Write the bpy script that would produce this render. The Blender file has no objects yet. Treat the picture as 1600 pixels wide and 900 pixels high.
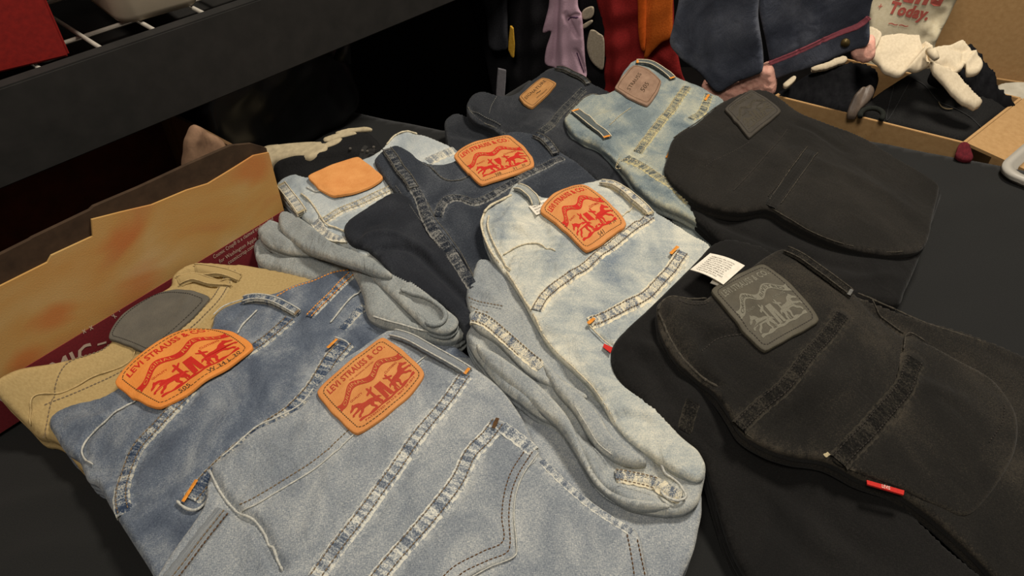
import bpy, math, random
import numpy as np
from math import radians, sin, cos, pi
random.seed(4); rng = np.random.default_rng(7)
S = bpy.context.scene
COL = S.collection

# ------------------------------------------------------------------ camera, light, exposure
F, PITCH, CZ, T = 1150.0, radians(43), 1.27, 0.75          # focal length in px of the 1600 px frame, table height T
cam = bpy.data.cameras.new('camera'); cam.sensor_width = 36; cam.lens = 36 * F / 1600
cam.clip_start = 0.02; cam.clip_end = 50
co = bpy.data.objects.new('camera', cam); COL.objects.link(co)
co.location = (0, 0, CZ); co.rotation_euler = (pi / 2 - PITCH, 0, 0); S.camera = co
S.view_settings.view_transform = 'Standard'; S.view_settings.look = 'None'
S.view_settings.gamma = 1; S.view_settings.use_curve_mapping = False
S.view_settings.exposure = -0.3
W = bpy.data.worlds.new('world'); S.world = W; W.use_nodes = True
W.node_tree.nodes['Background'].inputs[0].default_value = (1.0, .93, .84, 1)
W.node_tree.nodes['Background'].inputs[1].default_value = 0.12
def area(name, loc, target, size, power, color):
    l = bpy.data.lights.new(name, 'AREA'); l.shape = 'DISK'; l.size = size; l.energy = power; l.color = color
    o = bpy.data.objects.new(name, l); COL.objects.link(o); o.location = loc
    import mathutils
    d = mathutils.Vector(target) - mathutils.Vector(loc); o.rotation_euler = d.to_track_quat('-Z', 'Y').to_euler()
area('ceiling_lamp_light', (0.50, .85, 2.15), (0.2, .6, .75), 0.30, 25, (1.0, .92, .80))
area('room_lamp_light', (-0.25, -0.35, 2.3), (0, .6, .75), 0.5, 15, (1.0, .93, .83))

# ------------------------------------------------------------------ helpers: colour and materials
def lin(c):
    r = []
    for v in c:
        v /= 255.0
        r.append(v / 12.92 if v <= .04045 else ((v + .055) / 1.055) ** 2.4)
    return (*r, 1)
class NT:
    def __init__(s, name, rough=.9, spec=.2):
        s.m = bpy.data.materials.new(name); s.m.use_nodes = True; s.t = s.m.node_tree; s.n = s.t.nodes
        s.b = s.n['Principled BSDF']; s.b.inputs['Roughness'].default_value = rough
        s.b.inputs['Specular IOR Level'].default_value = spec
    def add(s, t, **k):
        o = s.n.new(t)
        for a, v in k.items(): setattr(o, a, v)
        return o
    def link(s, a, b): s.t.links.new(a, b)
    def uv(s, scale, obj=False):
        tc = s.add('ShaderNodeTexCoord'); mp = s.add('ShaderNodeMapping')
        s.link(tc.outputs['Object' if obj else 'UV'], mp.inputs[0]); mp.inputs['Scale'].default_value = scale
        return mp.outputs[0]
    def noise(s, vec, scale=1, detail=2, rough=.5, dist=0):
        n = s.add('ShaderNodeTexNoise'); n.inputs['Scale'].default_value = scale; n.inputs['Detail'].default_value = detail
        n.inputs['Roughness'].default_value = rough; n.inputs['Distortion'].default_value = dist
        s.link(vec, n.inputs['Vector']); return n.outputs[0]
    def math(s, op, a, b=None, c=None, clamp=False):
        n = s.add('ShaderNodeMath', operation=op); n.use_clamp = clamp
        for i, v in enumerate((a, b, c)):
            if v is None: continue
            if isinstance(v, (int, float)): n.inputs[i].default_value = v
            else: s.link(v, n.inputs[i])
        return n.outputs[0]
    def ramp(s, fac, stops):
        r = s.add('ShaderNodeValToRGB'); e = r.color_ramp.elements
        while len(e) < len(stops): e.new(.5)
        for i, (p, c) in enumerate(stops): e[i].position = p; e[i].color = c
        s.link(fac, r.inputs[0]); return r.outputs[0]
    def mix(s, fac, a, b):
        n = s.add('ShaderNodeMix', data_type='RGBA')
        for i, v in ((0, fac), (6, a), (7, b)):
            if isinstance(v, (int, float, tuple)): n.inputs[i].default_value = v
            else: s.link(v, n.inputs[i])
        return n.outputs[2]
    def bump(s, h, strength=.3, dist=.001):
        b = s.add('ShaderNodeBump'); b.inputs['Strength'].default_value = strength; b.inputs['Distance'].default_value = dist
        s.link(h, b.inputs['Height']); s.link(b.outputs[0], s.b.inputs['Normal'])
MATS = {}
def denim(key, dark, mid, light, grain=.5, blotch=.55, bscale=16, whisk=0.0, crumple=.35):
    """woven cotton: fine cross-hatched grain over large washed blotches; uv in metres"""
    if key in MATS: return MATS[key]
    s = NT(key, .95, .12)
    g1 = s.noise(s.uv((420, 1500, 1)), 1, 2); g2 = s.noise(s.uv((1500, 420, 1)), 1, 2)
    g3 = s.noise(s.uv((1100, 1100, 1)), 1, 2)
    b1 = s.noise(s.uv((bscale, bscale * .8, 1)), 1, 4, .62, .6)
    g = s.math('ADD', s.math('MULTIPLY', g1, .33), s.math('ADD', s.math('MULTIPLY', g2, .33), s.math('MULTIPLY', g3, .34)))
    f = s.math('ADD', s.math('MULTIPLY', s.math('SUBTRACT', g, .5), grain * 4.6), s.math('MULTIPLY', s.math('SUBTRACT', b1, .5), blotch * 3))
    at_ = s.add('ShaderNodeAttribute'); at_.attribute_name = 'wear'
    f = s.math('ADD', f, at_.outputs['Fac'])
    if whisk:
        w = s.noise(s.uv((9, 60, 1)), 1, 3, .6, 1.2)
        f = s.math('ADD', f, s.math('MULTIPLY', s.math('SUBTRACT', w, .5), whisk * 3))
    f = s.math('ADD', f, .5, clamp=True)
    s.link(s.ramp(f, [(0, lin(dark)), (.5, lin(mid)), (1, lin(light))]), s.b.inputs['Base Color'])
    cr_ = s.noise(s.uv((48, 32, 1)), 1, 3, .5, 1.4)
    b0 = s.add('ShaderNodeBump'); b0.inputs['Strength'].default_value = crumple; b0.inputs['Distance'].default_value = .006
    s.link(cr_, b0.inputs['Height'])
    b2 = s.add('ShaderNodeBump'); b2.inputs['Strength'].default_value = .45; b2.inputs['Distance'].default_value = .0009
    s.link(g, b2.inputs['Height']); s.link(b0.outputs[0], b2.inputs['Normal']); s.link(b2.outputs[0], s.b.inputs['Normal'])
    s.b.inputs['Sheen Weight'].default_value = .05
    MATS[key] = s.m; return s.m
def seam(key, dark, mid, light, period=.0052, contrast=1.0):
    """puckered flat-felled seam: worn light humps along its length, pale worn rims; uv = (metres along, 0..1 across)"""
    if key in MATS: return MATS[key]
    s = NT(key, .95, .12)
    base = s.uv((1 / period, 1, 1))
    j = s.noise(s.uv((90, .6, 1)), 1, 2)
    lad = s.noise(s.uv((1 / period * 1.3, .55, 1)), 1, 1.5, .5, .3)
    g = s.noise(s.uv((900, 9, 1)), 1, 3)
    sep = s.add('ShaderNodeSeparateXYZ'); s.link(s.uv((1, 1, 1)), sep.inputs[0])
    t = s.math('ABSOLUTE', s.math('SUBTRACT', sep.outputs[1], .5))
    rim = s.math('MULTIPLY', s.math('SUBTRACT', t, .34), 8, clamp=True)
    f = s.math('ADD', s.math('MULTIPLY', s.math('SUBTRACT', lad, .5), 2.3 * contrast), s.math('MULTIPLY', s.math('SUBTRACT', g, .5), 2.6))
    f = s.math('ADD', f, s.math('MULTIPLY', s.math('SUBTRACT', j, .5), 1.6))
    f = s.math('ADD', f, .46)
    f = s.math('ADD', f, s.math('MULTIPLY', rim, .55), clamp=True)
    s.link(s.ramp(f, [(0, lin(dark)), (.5, lin(mid)), (1, lin(light))]), s.b.inputs['Base Color'])
    s.bump(g, .4, .001); MATS[key] = s.m; return s.m
def plain(key, col, col2=None, scale=300, rough=.85, bump=.2, spec=.2, detail=3, obj=False, amount=1.0, metal=0, sheen=0):
    if key in MATS: return MATS[key]
    s = NT(key, rough, spec); n = s.noise(s.uv((scale,) * 3, obj), 1, detail, .6)
    col2 = col2 or tuple(v * .8 for v in col)
    f = s.math('ADD', s.math('MULTIPLY', s.math('SUBTRACT', n, .5), 2.4 * amount), .5, clamp=True)
    s.link(s.ramp(f, [(0, lin(col2)), (1, lin(col))]), s.b.inputs['Base Color'])
    s.b.inputs['Metallic'].default_value = metal; s.b.inputs['Sheen Weight'].default_value = sheen
    if bump: s.bump(n, bump, .001)
    MATS[key] = s.m; return s.m
def leather(key, a, b, spots=None):
    if key in MATS: return MATS[key]
    s = NT(key, .7, .3)
    n = s.noise(s.uv((45, 45, 1)), 1, 5, .65); n2 = s.noise(s.uv((700, 700, 1)), 1, 3)
    f = s.math('ADD', s.math('MULTIPLY', s.math('SUBTRACT', n, .5), 1.9), s.math('MULTIPLY', n2, .5))
    f = s.math('ADD', f, .25, clamp=True)
    s.link(s.ramp(f, [(0, lin(a)), (1, lin(b))]), s.b.inputs['Base Color'])
    s.bump(s.math('ADD', n2, s.math('MULTIPLY', n, 2)), .35, .001); MATS[key] = s.m; return s.m

# ------------------------------------------------------------------ helpers: objects
def tag(o, label=None, cat=None, group=None, kind=None):
    if label: o['label'] = label
    if cat: o['category'] = cat
    if group: o['group'] = group
    if kind: o['kind'] = kind
    return o
def thing(name, label, cat, loc=(0, 0, T), group=None):
    o = bpy.data.objects.new(name, None); COL.objects.link(o); o.location = loc; o.empty_display_size = .02
    return tag(o, label, cat, group)
def mesh(name, V, Fc, mat, parent=None, uv=None, smooth=True, label=None, kind=None):
    """V in world coordinates; stored relative to the parent thing's origin"""
    V = np.asarray(V, float).reshape(-1, 3)
    off = np.zeros(3); p = parent
    while p is not None: off += np.array(p.location); p = p.parent
    me = bpy.data.meshes.new(name)
    if isinstance(Fc, np.ndarray):
        n, k = Fc.shape
        me.vertices.add(len(V)); me.vertices.foreach_set('co', (V - off).ravel())
        me.loops.add(n * k); me.loops.foreach_set('vertex_index', Fc.ravel().astype(np.int32))
        me.polygons.add(n); me.polygons.foreach_set('loop_start', (np.arange(n) * k).astype(np.int32))
        me.polygons.foreach_set('loop_total', np.full(n, k, np.int32)); me.update(calc_edges=True)
    else:
        me.from_pydata((V - off).tolist(), [], Fc)
    if uv is not None:
        ul = me.uv_layers.new(name='uv'); li = np.empty(len(me.loops), np.int32); me.loops.foreach_get('vertex_index', li)
        ul.data.foreach_set('uv', np.asarray(uv, float)[li].ravel())
    if smooth: me.polygons.foreach_set('use_smooth', np.ones(len(me.polygons), bool))
    me.materials.append(mat); me.validate(); me.update()
    o = bpy.data.objects.new(name, me); COL.objects.link(o)
    if parent: o.parent = parent
    if label: o['label'] = label
    if kind: o['kind'] = kind
    return o
def box(name, c, ax, half, mat, parent=None, bev=.0, **k):
    """oriented box: centre, 3 axes, half sizes, with chamfered edges"""
    ax = [np.array(a, float) / np.linalg.norm(a) for a in ax]; c = np.array(c, float)
    import bmesh
    bm = bmesh.new(); bmesh.ops.create_cube(bm, size=2)
    for v in bm.verts: v.co = (v.co.x * half[0], v.co.y * half[1], v.co.z * half[2])
    if bev: bmesh.ops.bevel(bm, geom=bm.edges[:], offset=bev, segments=2, affect='EDGES')
    vs = [list(c + sum(ax[i] * v.co[i] for i in range(3))) for v in bm.verts]
    us = [(v.co[0], v.co[2]) if half[1] <= half[2] else (v.co[0], v.co[1]) for v in bm.verts]
    fs = [[v.index for v in f.verts] for f in bm.faces]; bm.free()
    return mesh(name, vs, fs, mat, parent, uv=us, smooth=False, **k)
def tube_verts(P, r, seg=7):
    P = np.asarray(P, float); n = len(P); V = []; Fs = []
    tan = np.gradient(P, axis=0); tan /= np.linalg.norm(tan, axis=1)[:, None] + 1e-9
    rr = np.broadcast_to(r, (n,))
    up = np.array([0, 0, 1.0])
    for i in range(n):
        a = np.cross(tan[i], up)
        if np.linalg.norm(a) < .05: a = np.cross(tan[i], [1, 0, 0])
        a /= np.linalg.norm(a); b = np.cross(a, tan[i])
        for k in range(seg):
            t = 2 * pi * k / seg; V.append(P[i] + rr[i] * (cos(t) * a + sin(t) * b))
    for i in range(n - 1):
        for k in range(seg):
            q = (k + 1) % seg; Fs.append([i * seg + k, i * seg + q, (i + 1) * seg + q, (i + 1) * seg + k])
    Fs.append(list(range(seg))[::-1]); Fs.append([(n - 1) * seg + k for k in range(seg)])
    return V, Fs
def tube(name, P, r, mat, parent=None, seg=7, **k):
    V, Fs = tube_verts(P, r, seg); return mesh(name, V, Fs, mat, parent, uv=[(v[0], v[1]) for v in V], **k)

# ------------------------------------------------------------------ view rays and working planes
def ray(px, py):
    x = (px - 800) / F; y = -(py - 450) / F
    return np.array([x, cos(PITCH) + y * sin(PITCH), -sin(PITCH) + y * cos(PITCH)])
EYE = np.array([0, 0, CZ])
class Frame:
    """a plane with in-plane axes a, b and normal n; cloth heights are measured along n"""
    def __init__(s, o, a, b):
        s.o = np.array(o, float); s.a = np.array(a, float) / np.linalg.norm(a); s.b = np.array(b, float) / np.linalg.norm(b); s.n = np.cross(s.a, s.b)
    def px(s, px, py, w=0.0):
        d = ray(px, py); t = (w - s.n @ (EYE - s.o)) / (s.n @ d); p = EYE + d * t - s.o
        return np.array([p @ s.a, p @ s.b])
    def world(s, ab, w):
        ab = np.atleast_2d(ab); return s.o + ab[:, :1] * s.a + ab[:, 1:2] * s.b + np.asarray(w).reshape(-1, 1) * s.n
TABLE = Frame((0, 0, T), (1, 0, 0), (0, 1, 0))
def U(px, py, z=0.0):
    return TABLE.world(TABLE.px(px, py, z), z)[0]
def catmull(P, closed, n=8):
    P = np.asarray(P, float); m = len(P); out = []
    for i in range(m if closed else m - 1):
        p0, p1, p2, p3 = (P[(i + k) % m] if closed else P[min(max(i + k, 0), m - 1)] for k in (-1, 0, 1, 2))
        for t in np.arange(n) / n:
            out.append(.5 * ((2 * p1) + (-p0 + p2) * t + (2 * p0 - 5 * p1 + 4 * p2 - p3) * t * t + (-p0 + 3 * p1 - 3 * p2 + p3) * t ** 3))
    if not closed: out.append(P[-1])
    return np.array(out)
def resample(P, step, closed=False):
    if closed: P = np.vstack([P, P[:1]])
    d = np.r_[0, np.cumsum(np.linalg.norm(np.diff(P, axis=0), axis=1))]
    n = max(3, int(round(d[-1] / step)) + 1); s = np.linspace(0, d[-1], n)
    Q = np.stack([np.interp(s, d, P[:, k]) for k in range(P.shape[1])], 1)
    return Q[:-1] if closed else Q
def segdist(X, A, B):
    """distance of each X to the polyline segments A->B, nearest point and segment index"""
    best = np.full(len(X), 1e9); near = np.zeros((len(X), 2)); idx = np.zeros(len(X), int)
    for i in range(len(A)):
        ab = B[i] - A[i]; L = ab @ ab + 1e-18; t = np.clip(((X - A[i]) @ ab) / L, 0, 1)
        q = A[i] + t[:, None] * ab; d = np.hypot(*(X - q).T); m = d < best
        best[m] = d[m]; near[m] = q[m]; idx[m] = i
    return best, near, idx
def inside(X, P):
    c = np.zeros(len(X), bool); Q = np.roll(P, -1, 0)
    for (x1, y1), (x2, y2) in zip(P, Q):
        if y1 == y2: continue
        m = ((y1 > X[:, 1]) != (y2 > X[:, 1])) & (X[:, 0] < (x2 - x1) * (X[:, 1] - y1) / (y2 - y1) + x1); c ^= m
    return c
class Noise2:
    def __init__(s, seed, scale):
        r = np.random.default_rng(seed); s.k = r.normal(size=(14, 2)) / scale * 2.2; s.p = r.uniform(0, 6.28, 14)
    def __call__(s, X): return np.sin(X @ s.k.T + s.p).sum(1) / 5
SHEETS = []
class Sheet:
    """a thick piece of cloth lying on a frame: outline, rounded edge, folds (strokes), layered side"""
    def __init__(s, outline, z=None, frame=TABLE, thick=.012, roll=.005, res=.0026, strokes=(), ctrl=(), noise=.0012, nscale=.03,
                 seed=1, base=None, off=0, layers=1, uvang=0, smooth=True, rumple=0, rscale=.008, dz=0):
        s.f = frame; s.thick = thick; s.roll = roll * (.6 if base is None else 1); s.res = res; s.base = base; s.off = off; s.layers = layers
        s.na = noise; s.nz = Noise2(seed, nscale); s.ra = rumple; s.rz = Noise2(seed + 50, rscale); s.uvang = uvang
        if dz: outline = [(*q[:2], q[2] + dz) for q in outline]
        pts = []; zs = []
        for q in outline:
            if base is not None:
                ab = base.find(q[0], q[1], off); zz = 0
            else:
                zz = q[2] if len(q) > 2 else z; ab = frame.px(q[0], q[1], zz)
            pts.append(ab); zs.append(zz)
        P = np.column_stack([pts, zs])
        s.P3 = resample(catmull(P, True) if smooth else P, .003 if not smooth else .0035, True); s.P = s.P3[:, :2]
        if ((np.roll(s.P, -1, 0)[:, 0] - s.P[:, 0]) * (np.roll(s.P, -1, 0)[:, 1] + s.P[:, 1])).sum() > 0: s.P = s.P[::-1].copy(); s.P3 = s.P3[::-1].copy()
        s.tps = None
        if base is None:
            C = [list(p) for p in P] + [[*frame.px(c[0], c[1], c[2]), c[2]] for c in ctrl]
            C = np.array(C)
            if np.ptp(C[:, 2]) > 1e-6:
                X = C[:, :2] * 10; s.cx = X; n = len(X)
                R = np.linalg.norm(X[:, None] - X[None], axis=2); K = R * R * np.log(R + 1e-9) + np.eye(n) * .02
                A = np.zeros((n + 3, n + 3)); A[:n, :n] = K; A[:n, n] = 1; A[:n, n + 1:] = X; A[n, :n] = 1; A[n + 1:, :n] = X.T
                s.tps = np.linalg.lstsq(A, np.r_[C[:, 2], 0, 0, 0], rcond=None)[0]
            s.z0 = C[0, 2]
        s.strokes = []
        for st in strokes:                       # (path px, width m, amplitude m)
            path, w, amp = st[:3]
            pp = np.array([s.find(x, y, 0, True) for x, y in path]); pp = resample(catmull(pp, False), .006)
            s.strokes.append((pp, w, amp))
    def h(s, X):
        X = np.atleast_2d(X)
        if s.base is not None: z = s.base.h(X) + s.off
        elif s.tps is not None:
            n = len(s.cx); R = np.linalg.norm(X[:, None] * 10 - s.cx[None], axis=2)
            z = (R * R * np.log(R + 1e-9)) @ s.tps[:n] + s.tps[n] + X * 10 @ s.tps[n + 1:]
        else: z = np.full(len(X), s.z0)
        if s.na: z = z + s.na * s.nz(X)
        if s.ra: z = z + s.ra * s.rz(X)
        for pp, w, amp in getattr(s, 'strokes', ()):
            lo = pp.min(0) - 3 * w; hi = pp.max(0) + 3 * w; m = ((X > lo) & (X < hi)).all(1)
            if m.any():
                d, _, _ = segdist(X[m], pp[:-1], pp[1:])
                L = np.linalg.norm(X[m] - pp[0], axis=1); L2 = np.linalg.norm(X[m] - pp[-1], axis=1)
                e = np.clip(np.minimum(L, L2) / (2 * w) + .35, 0, 1)
                z[m] += amp * np.exp(-(d / w) ** 2) * e
        return z
    def find(s, px, py, off=0.0, rough=False):
        w = s.P3[:, 2].mean() if s.base is None else .05
        ab = s.f.px(px, py, w)
        for _ in range(7): ab = s.f.px(px, py, float(s.h(ab)[0]) + off)
        return ab
    def top(s, X):
        z = s.h(X); d, _, _ = segdist(X, s.P, np.roll(s.P, -1, 0)); r = s.roll
        if r: z = z - r * (1 - np.sqrt(np.clip(1 - np.clip(1 - d / r, 0, 1) ** 2, 0, 1)))
        return z
    def build(s, name, mat, parent, **k):
        res = s.res; c, sn = cos(s.uvang), sin(s.uvang); R = np.array([[c, -sn], [sn, c]]); Pr = s.P @ R
        lo = Pr.min(0) - res; hi = Pr.max(0) + res; nx, ny = (np.ceil((hi - lo) / res)).astype(int) + 1
        gx, gy = np.meshgrid(lo[0] + np.arange(nx) * res, lo[1] + np.arange(ny) * res, indexing='ij')
        G = np.stack([gx.ravel(), gy.ravel()], 1); ii = np.arange(nx * ny).reshape(nx, ny)
        q = np.stack([ii[:-1, :-1], ii[1:, :-1], ii[1:, 1:], ii[:-1, 1:]], -1).reshape(-1, 4)
        cen = G[q].mean(1) @ R.T; q = q[inside(cen, s.P)]
        used = np.unique(q); mp = np.full(nx * ny, -1); mp[used] = np.arange(len(used)); q = mp[q]; X = G[used] @ R.T
        E = np.concatenate([q[:, [i, (i + 1) % 4]] for i in range(4)]); key = np.sort(E, 1); kk = key[:, 0].astype(np.int64) * len(X) + key[:, 1]
        u, inv, cnt = np.unique(kk, return_inverse=True, return_counts=True); be = E[cnt[inv] == 1]
        bv = np.unique(be); Q = np.roll(s.P, -1, 0)
        _, near, idx = segdist(X[bv], s.P, Q); X[bv] = near
        z = s.h(X)
        if s.roll:
            d, _, _ = segdist(X, s.P, Q); z = z - s.roll * (1 - np.sqrt(np.clip(1 - np.clip(1 - d / s.roll, 0, 1) ** 2, 0, 1)))
        V = [s.f.world(X, z)]; uv = [X @ R]; Fc = [q]
        s.VX = X; s.dispv = np.zeros(len(X)); s.wearv = .5 * np.exp(-(segdist(X, s.P, Q)[0] / .0022) ** 2) * (.6 + .4 * Noise2(9, .006)(X)) if s.base is None else .35 * np.exp(-(segdist(X, s.P, Q)[0] / .0018) ** 2)
        # side skirt
        tg = Q - s.P; tg /= np.linalg.norm(tg, axis=1)[:, None] + 1e-12; nrm = np.stack([tg[:, 1], -tg[:, 0]], 1)[idx]
        loc = np.full(len(X), -1); loc[bv] = np.arange(len(bv)); nb = len(bv); prev = None; zt = z[bv]
        rings = []
        for L in range(s.layers):
            for t, o in ((.25, .0), (.7, -.0002), (1.0, -.0016 if L < s.layers - 1 else -.003)):
                rings.append(((L + t) / s.layers * s.thick, o))
        start = len(X)
        for k2, (dz, o) in enumerate(rings):
            XX = X[bv] + nrm * o; V.append(s.f.world(XX, zt - dz)); uv.append((XX + nrm * dz) @ R)
            a = be[:, 0]; b = be[:, 1]
            if k2 == 0: A, B = a, b
            else: A, B = start + (k2 - 1) * nb + loc[a], start + (k2 - 1) * nb + loc[b]
            C, D = start + k2 * nb + loc[b], start + k2 * nb + loc[a]
            Fc.append(np.stack([B, A, D, C], 1))
        s.obj = mesh(name, np.vstack(V), np.vstack(Fc), mat, parent, uv=np.vstack(uv), **k); SHEETS.append(s); return s.obj
    def rub(s, P, w, amt, sig=.003):
        """dye rubbed pale along both sides of a raised seam"""
        if not hasattr(s, 'VX'): return
        P = resample(P, .005); lo = P.min(0) - .02; hi = P.max(0) + .02; m = ((s.VX > lo) & (s.VX < hi)).all(1)
        if not m.any(): return
        d, nr_, ix = segdist(s.VX[m], P[:-1], P[1:]); L = np.linalg.norm(nr_ - P[0], axis=1)
        if w > 0: s.dispv[m] -= .0013 * np.exp(-((d - w / 2 - .0012) / .0022) ** 2) * (.75 + .45 * np.sin(L * 1150 + 3 * np.sin(L * 210)))
        else: s.dispv[m] -= .0006 * np.exp(-((d - .002) / .002) ** 2)
        s.wearv[m] += amt * np.exp(-((d - w / 2) / sig) ** 2) * (.65 + .55 * np.sin(L * 1150 + 3 * np.sin(L * 210)))
    # ---- linear details that follow the cloth
    def path(s, pts, step=.0015, off=0.0, smooth=True):
        P = np.array([s.find(x, y, off) for x, y in pts]); return resample(catmull(P, False) if smooth else P, step)
    def ribbon(s, name, pts, width, mat, parent, hgt=.0016, pucker=.0005, period=.005, step=.0014, nx=9, roll=False, arch=0, smooth=True, **k):
        P = s.path(pts, step, hgt, smooth); tg = np.gradient(P, axis=0); tg /= np.linalg.norm(tg, axis=1)[:, None] + 1e-12
        nr = np.stack([-tg[:, 1], tg[:, 0]], 1); L = np.r_[0, np.cumsum(np.linalg.norm(np.diff(P, axis=0), axis=1))]
        t = np.linspace(-1, 1, nx); n = len(P)
        ph = np.cumsum(rng.normal(0, .18, n)) + L / period * 2 * pi
        if arch == 0 and pucker > .0003: s.rub(P, width + .002, .20)
        prof = np.clip(1 - np.abs(t) ** 7, 0, 1); mid = np.exp(-(t / .55) ** 4)
        jit = 1 + .04 * np.sin(L * 700 + 1.3)
        X = P[:, None] + nr[:, None] * (t[None, :, None] * (width / 2) * jit[:, None, None])
        z = (s.top if roll else s.h)(X.reshape(-1, 2)).reshape(n, nx)
        ar = arch * np.clip(np.sin(np.linspace(0, pi, n)), 0, 1) ** .5
        z = z - .0004 + hgt * prof[None] + pucker * np.sin(ph)[:, None] * mid[None] + ar[:, None]
        z[0] -= hgt * .6; z[-1] -= hgt * .6
        V = [s.f.world(X.reshape(-1, 2), z.ravel())]; uv = [np.stack([np.repeat(L, nx), np.tile((t + 1) / 2, n)], 1)]
        i = np.arange(n * nx).reshape(n, nx); Fc = [np.stack([i[:-1, 1:], i[:-1, :-1], i[1:, :-1], i[1:, 1:]], -1).reshape(-1, 4)]
        # closed rim underneath
        rim = np.r_[i[:, 0], i[-1, 1:], i[::-1, -1][1:], i[0, ::-1][1:-1]]
        W0 = V[0][rim] - s.f.n * (max(.0022, hgt)); b0 = n * nx; m = len(rim); V.append(W0); uv.append(uv[0][rim])
        j = np.arange(m); Fc.append(np.stack([rim[j], rim[(j + 1) % m], b0 + (j + 1) % m, b0 + j], 1))
        return mesh(name, np.vstack(V), np.vstack(Fc), mat, parent, uv=np.vstack(uv), **k)
    def piping(s, name, pts, r, mat, parent, off=.0, roll=False, wob=.15, **k):
        r = r * .72
        P = s.path(pts, .0018, off); z = (s.top if roll else s.h)(P) + off
        s.rub(P, .0, .16, .005)
        rr = r * (1 + wob * np.sin(np.arange(len(P)) * .9 + 2 * np.sin(np.arange(len(P)) * .31)))
        rr[0] *= .4; rr[-1] *= .4
        return tube(name, s.f.world(P, z), rr, mat, parent, 6, **k)
class Stitch:
    """all stitches of one colour on one garment, joined"""
    def __init__(s): s.V = []; s.F = []
    def run(s, sh, pts, off=.002, ln=.0026, gap=.0009, w=.00055, side=0.0, smooth=True, roll=False):
        P = sh.path(pts, .0004, off, smooth)
        if side:
            tg = np.gradient(P, axis=0); tg /= np.linalg.norm(tg, axis=1)[:, None] + 1e-12; P = P + np.stack([-tg[:, 1], tg[:, 0]], 1) * side
        W3 = sh.f.world(P, (sh.top if roll else sh.h)(P) + off); n1 = int(ln / .0004); st = int((ln + gap) / .0004); up = sh.f.n
        for i in range(0, len(W3) - n1 - 1, st):
            a, b = W3[i], W3[i + n1]; d = (b - a); L = np.linalg.norm(d)
            if L < 1e-6: continue
            d /= L; x = np.cross(d, up); x /= np.linalg.norm(x) + 1e-9; m = (a + b) / 2; k = len(s.V); h = w * .8
            for p, wd, hh in ((a, .5, 0), (m, 1, h), (b, .5, 0)):
                s.V += [p - x * w * wd - up * w, p + up * hh * 1.0 + up * w * .2, p + x * w * wd - up * w]
            for q in (0, 3):
                s.F += [[k + q, k + q + 1, k + q + 4, k + q + 3], [k + q + 1, k + q + 2, k + q + 5, k + q + 4]]
        return s
    def bar(s, sh, a, b, width=.0022, off=.003):
        """bar tack: dense zigzag block"""
        A = sh.f.world(sh.find(*a, off), sh.h(sh.find(*a, off)) + off)[0]; B = sh.f.world(sh.find(*b, off), sh.h(sh.find(*b, off)) + off)[0]
        d = B - A; L = np.linalg.norm(d); d /= L; up = sh.f.n; x = np.cross(d, up); n = int(L / .0007)
        for i in range(n):
            p = A + d * (i * .0007); k = len(s.V); e = (.9 + .25 * random.random()) * width / 2; h = .0004
            q = d * .0004
            s.V += [p - x * e - q, p - x * e + q, p - x * e * .6 + up * h, p + x * e * .6 + up * h, p + x * e - q, p + x * e + q, p - x * e * .6 - q * .9 + up * h * .4, p + x * e * .6 + q * .9 + up * h * .4]
            s.F += [[k, k + 1, k + 2], [k, k + 2, k + 3, k + 4], [k + 1, k + 5, k + 3, k + 2], [k + 4, k + 3, k + 5]]
        return s
    def build(s, mat, parent, name='stitching', **k):
        if s.V: return mesh(name, s.V, s.F, mat, parent, uv=[(v[0], v[1]) for v in s.V], kind='stuff', **k)

# ------------------------------------------------------------------ lettering
def text_mesh(txt, bold=0.0):
    cu = bpy.data.curves.new('t', 'FONT'); cu.body = txt; cu.size = 1; cu.resolution_u = 2; cu.offset = bold; cu.space_character = 1.05
    o = bpy.data.objects.new('t', cu); COL.objects.link(o); bpy.context.view_layer.update()
    dg = bpy.context.evaluated_depsgraph_get(); me = bpy.data.meshes.new_from_object(o.evaluated_get(dg))
    V = np.array([v.co[:2] for v in me.vertices]).reshape(-1, 2); Fs = [list(p.vertices) for p in me.polygons]
    bpy.data.objects.remove(o); bpy.data.curves.remove(cu); bpy.data.meshes.remove(me)
    return V, Fs
class Art:
    """flat printed figures in unit (u right, v up) space, mapped to a surface by fn(uv, lift)"""
    def __init__(s): s.V = []; s.F = []; s.n = 0
    def put(s, V, Fs): s.V.append(np.asarray(V, float)); s.F += [[i + s.n for i in f] for f in Fs]; s.n += len(V)
    def text(s, txt, u, v, w, h, bold=.01, fn=None):
        V, Fs = text_mesh(txt, bold)
        lo = V.min(0); hi = V.max(0); V = (V - lo) / (hi - lo) * [w, h] + [u, v]
        if fn is not None: V = fn(V)
        s.put(V, Fs)
    def poly(s, P, sub=True):
        from mathutils.geometry import tessellate_polygon
        from mathutils import Vector
        Fs = tessellate_polygon([[Vector((a, b, 0)) for a, b in P]]); s.put(P, [list(f) for f in Fs])
    def strip(s, fn0, fn1, n=24):
        V = []
        for i in range(n + 1): V += [fn0(i / n), fn1(i / n)]
        s.put(V, [[2 * i, 2 * i + 2, 2 * i + 3, 2 * i + 1] for i in range(n)])
    def build(s, name, fn, mat, parent, lift=.00025, **k):
        V = fn(np.vstack(s.V), lift); Fs = s.F
        # all faces upward
        return mesh(name, V, Fs, mat, parent, uv=np.vstack(s.V) * .07, smooth=False, **k)

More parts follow.
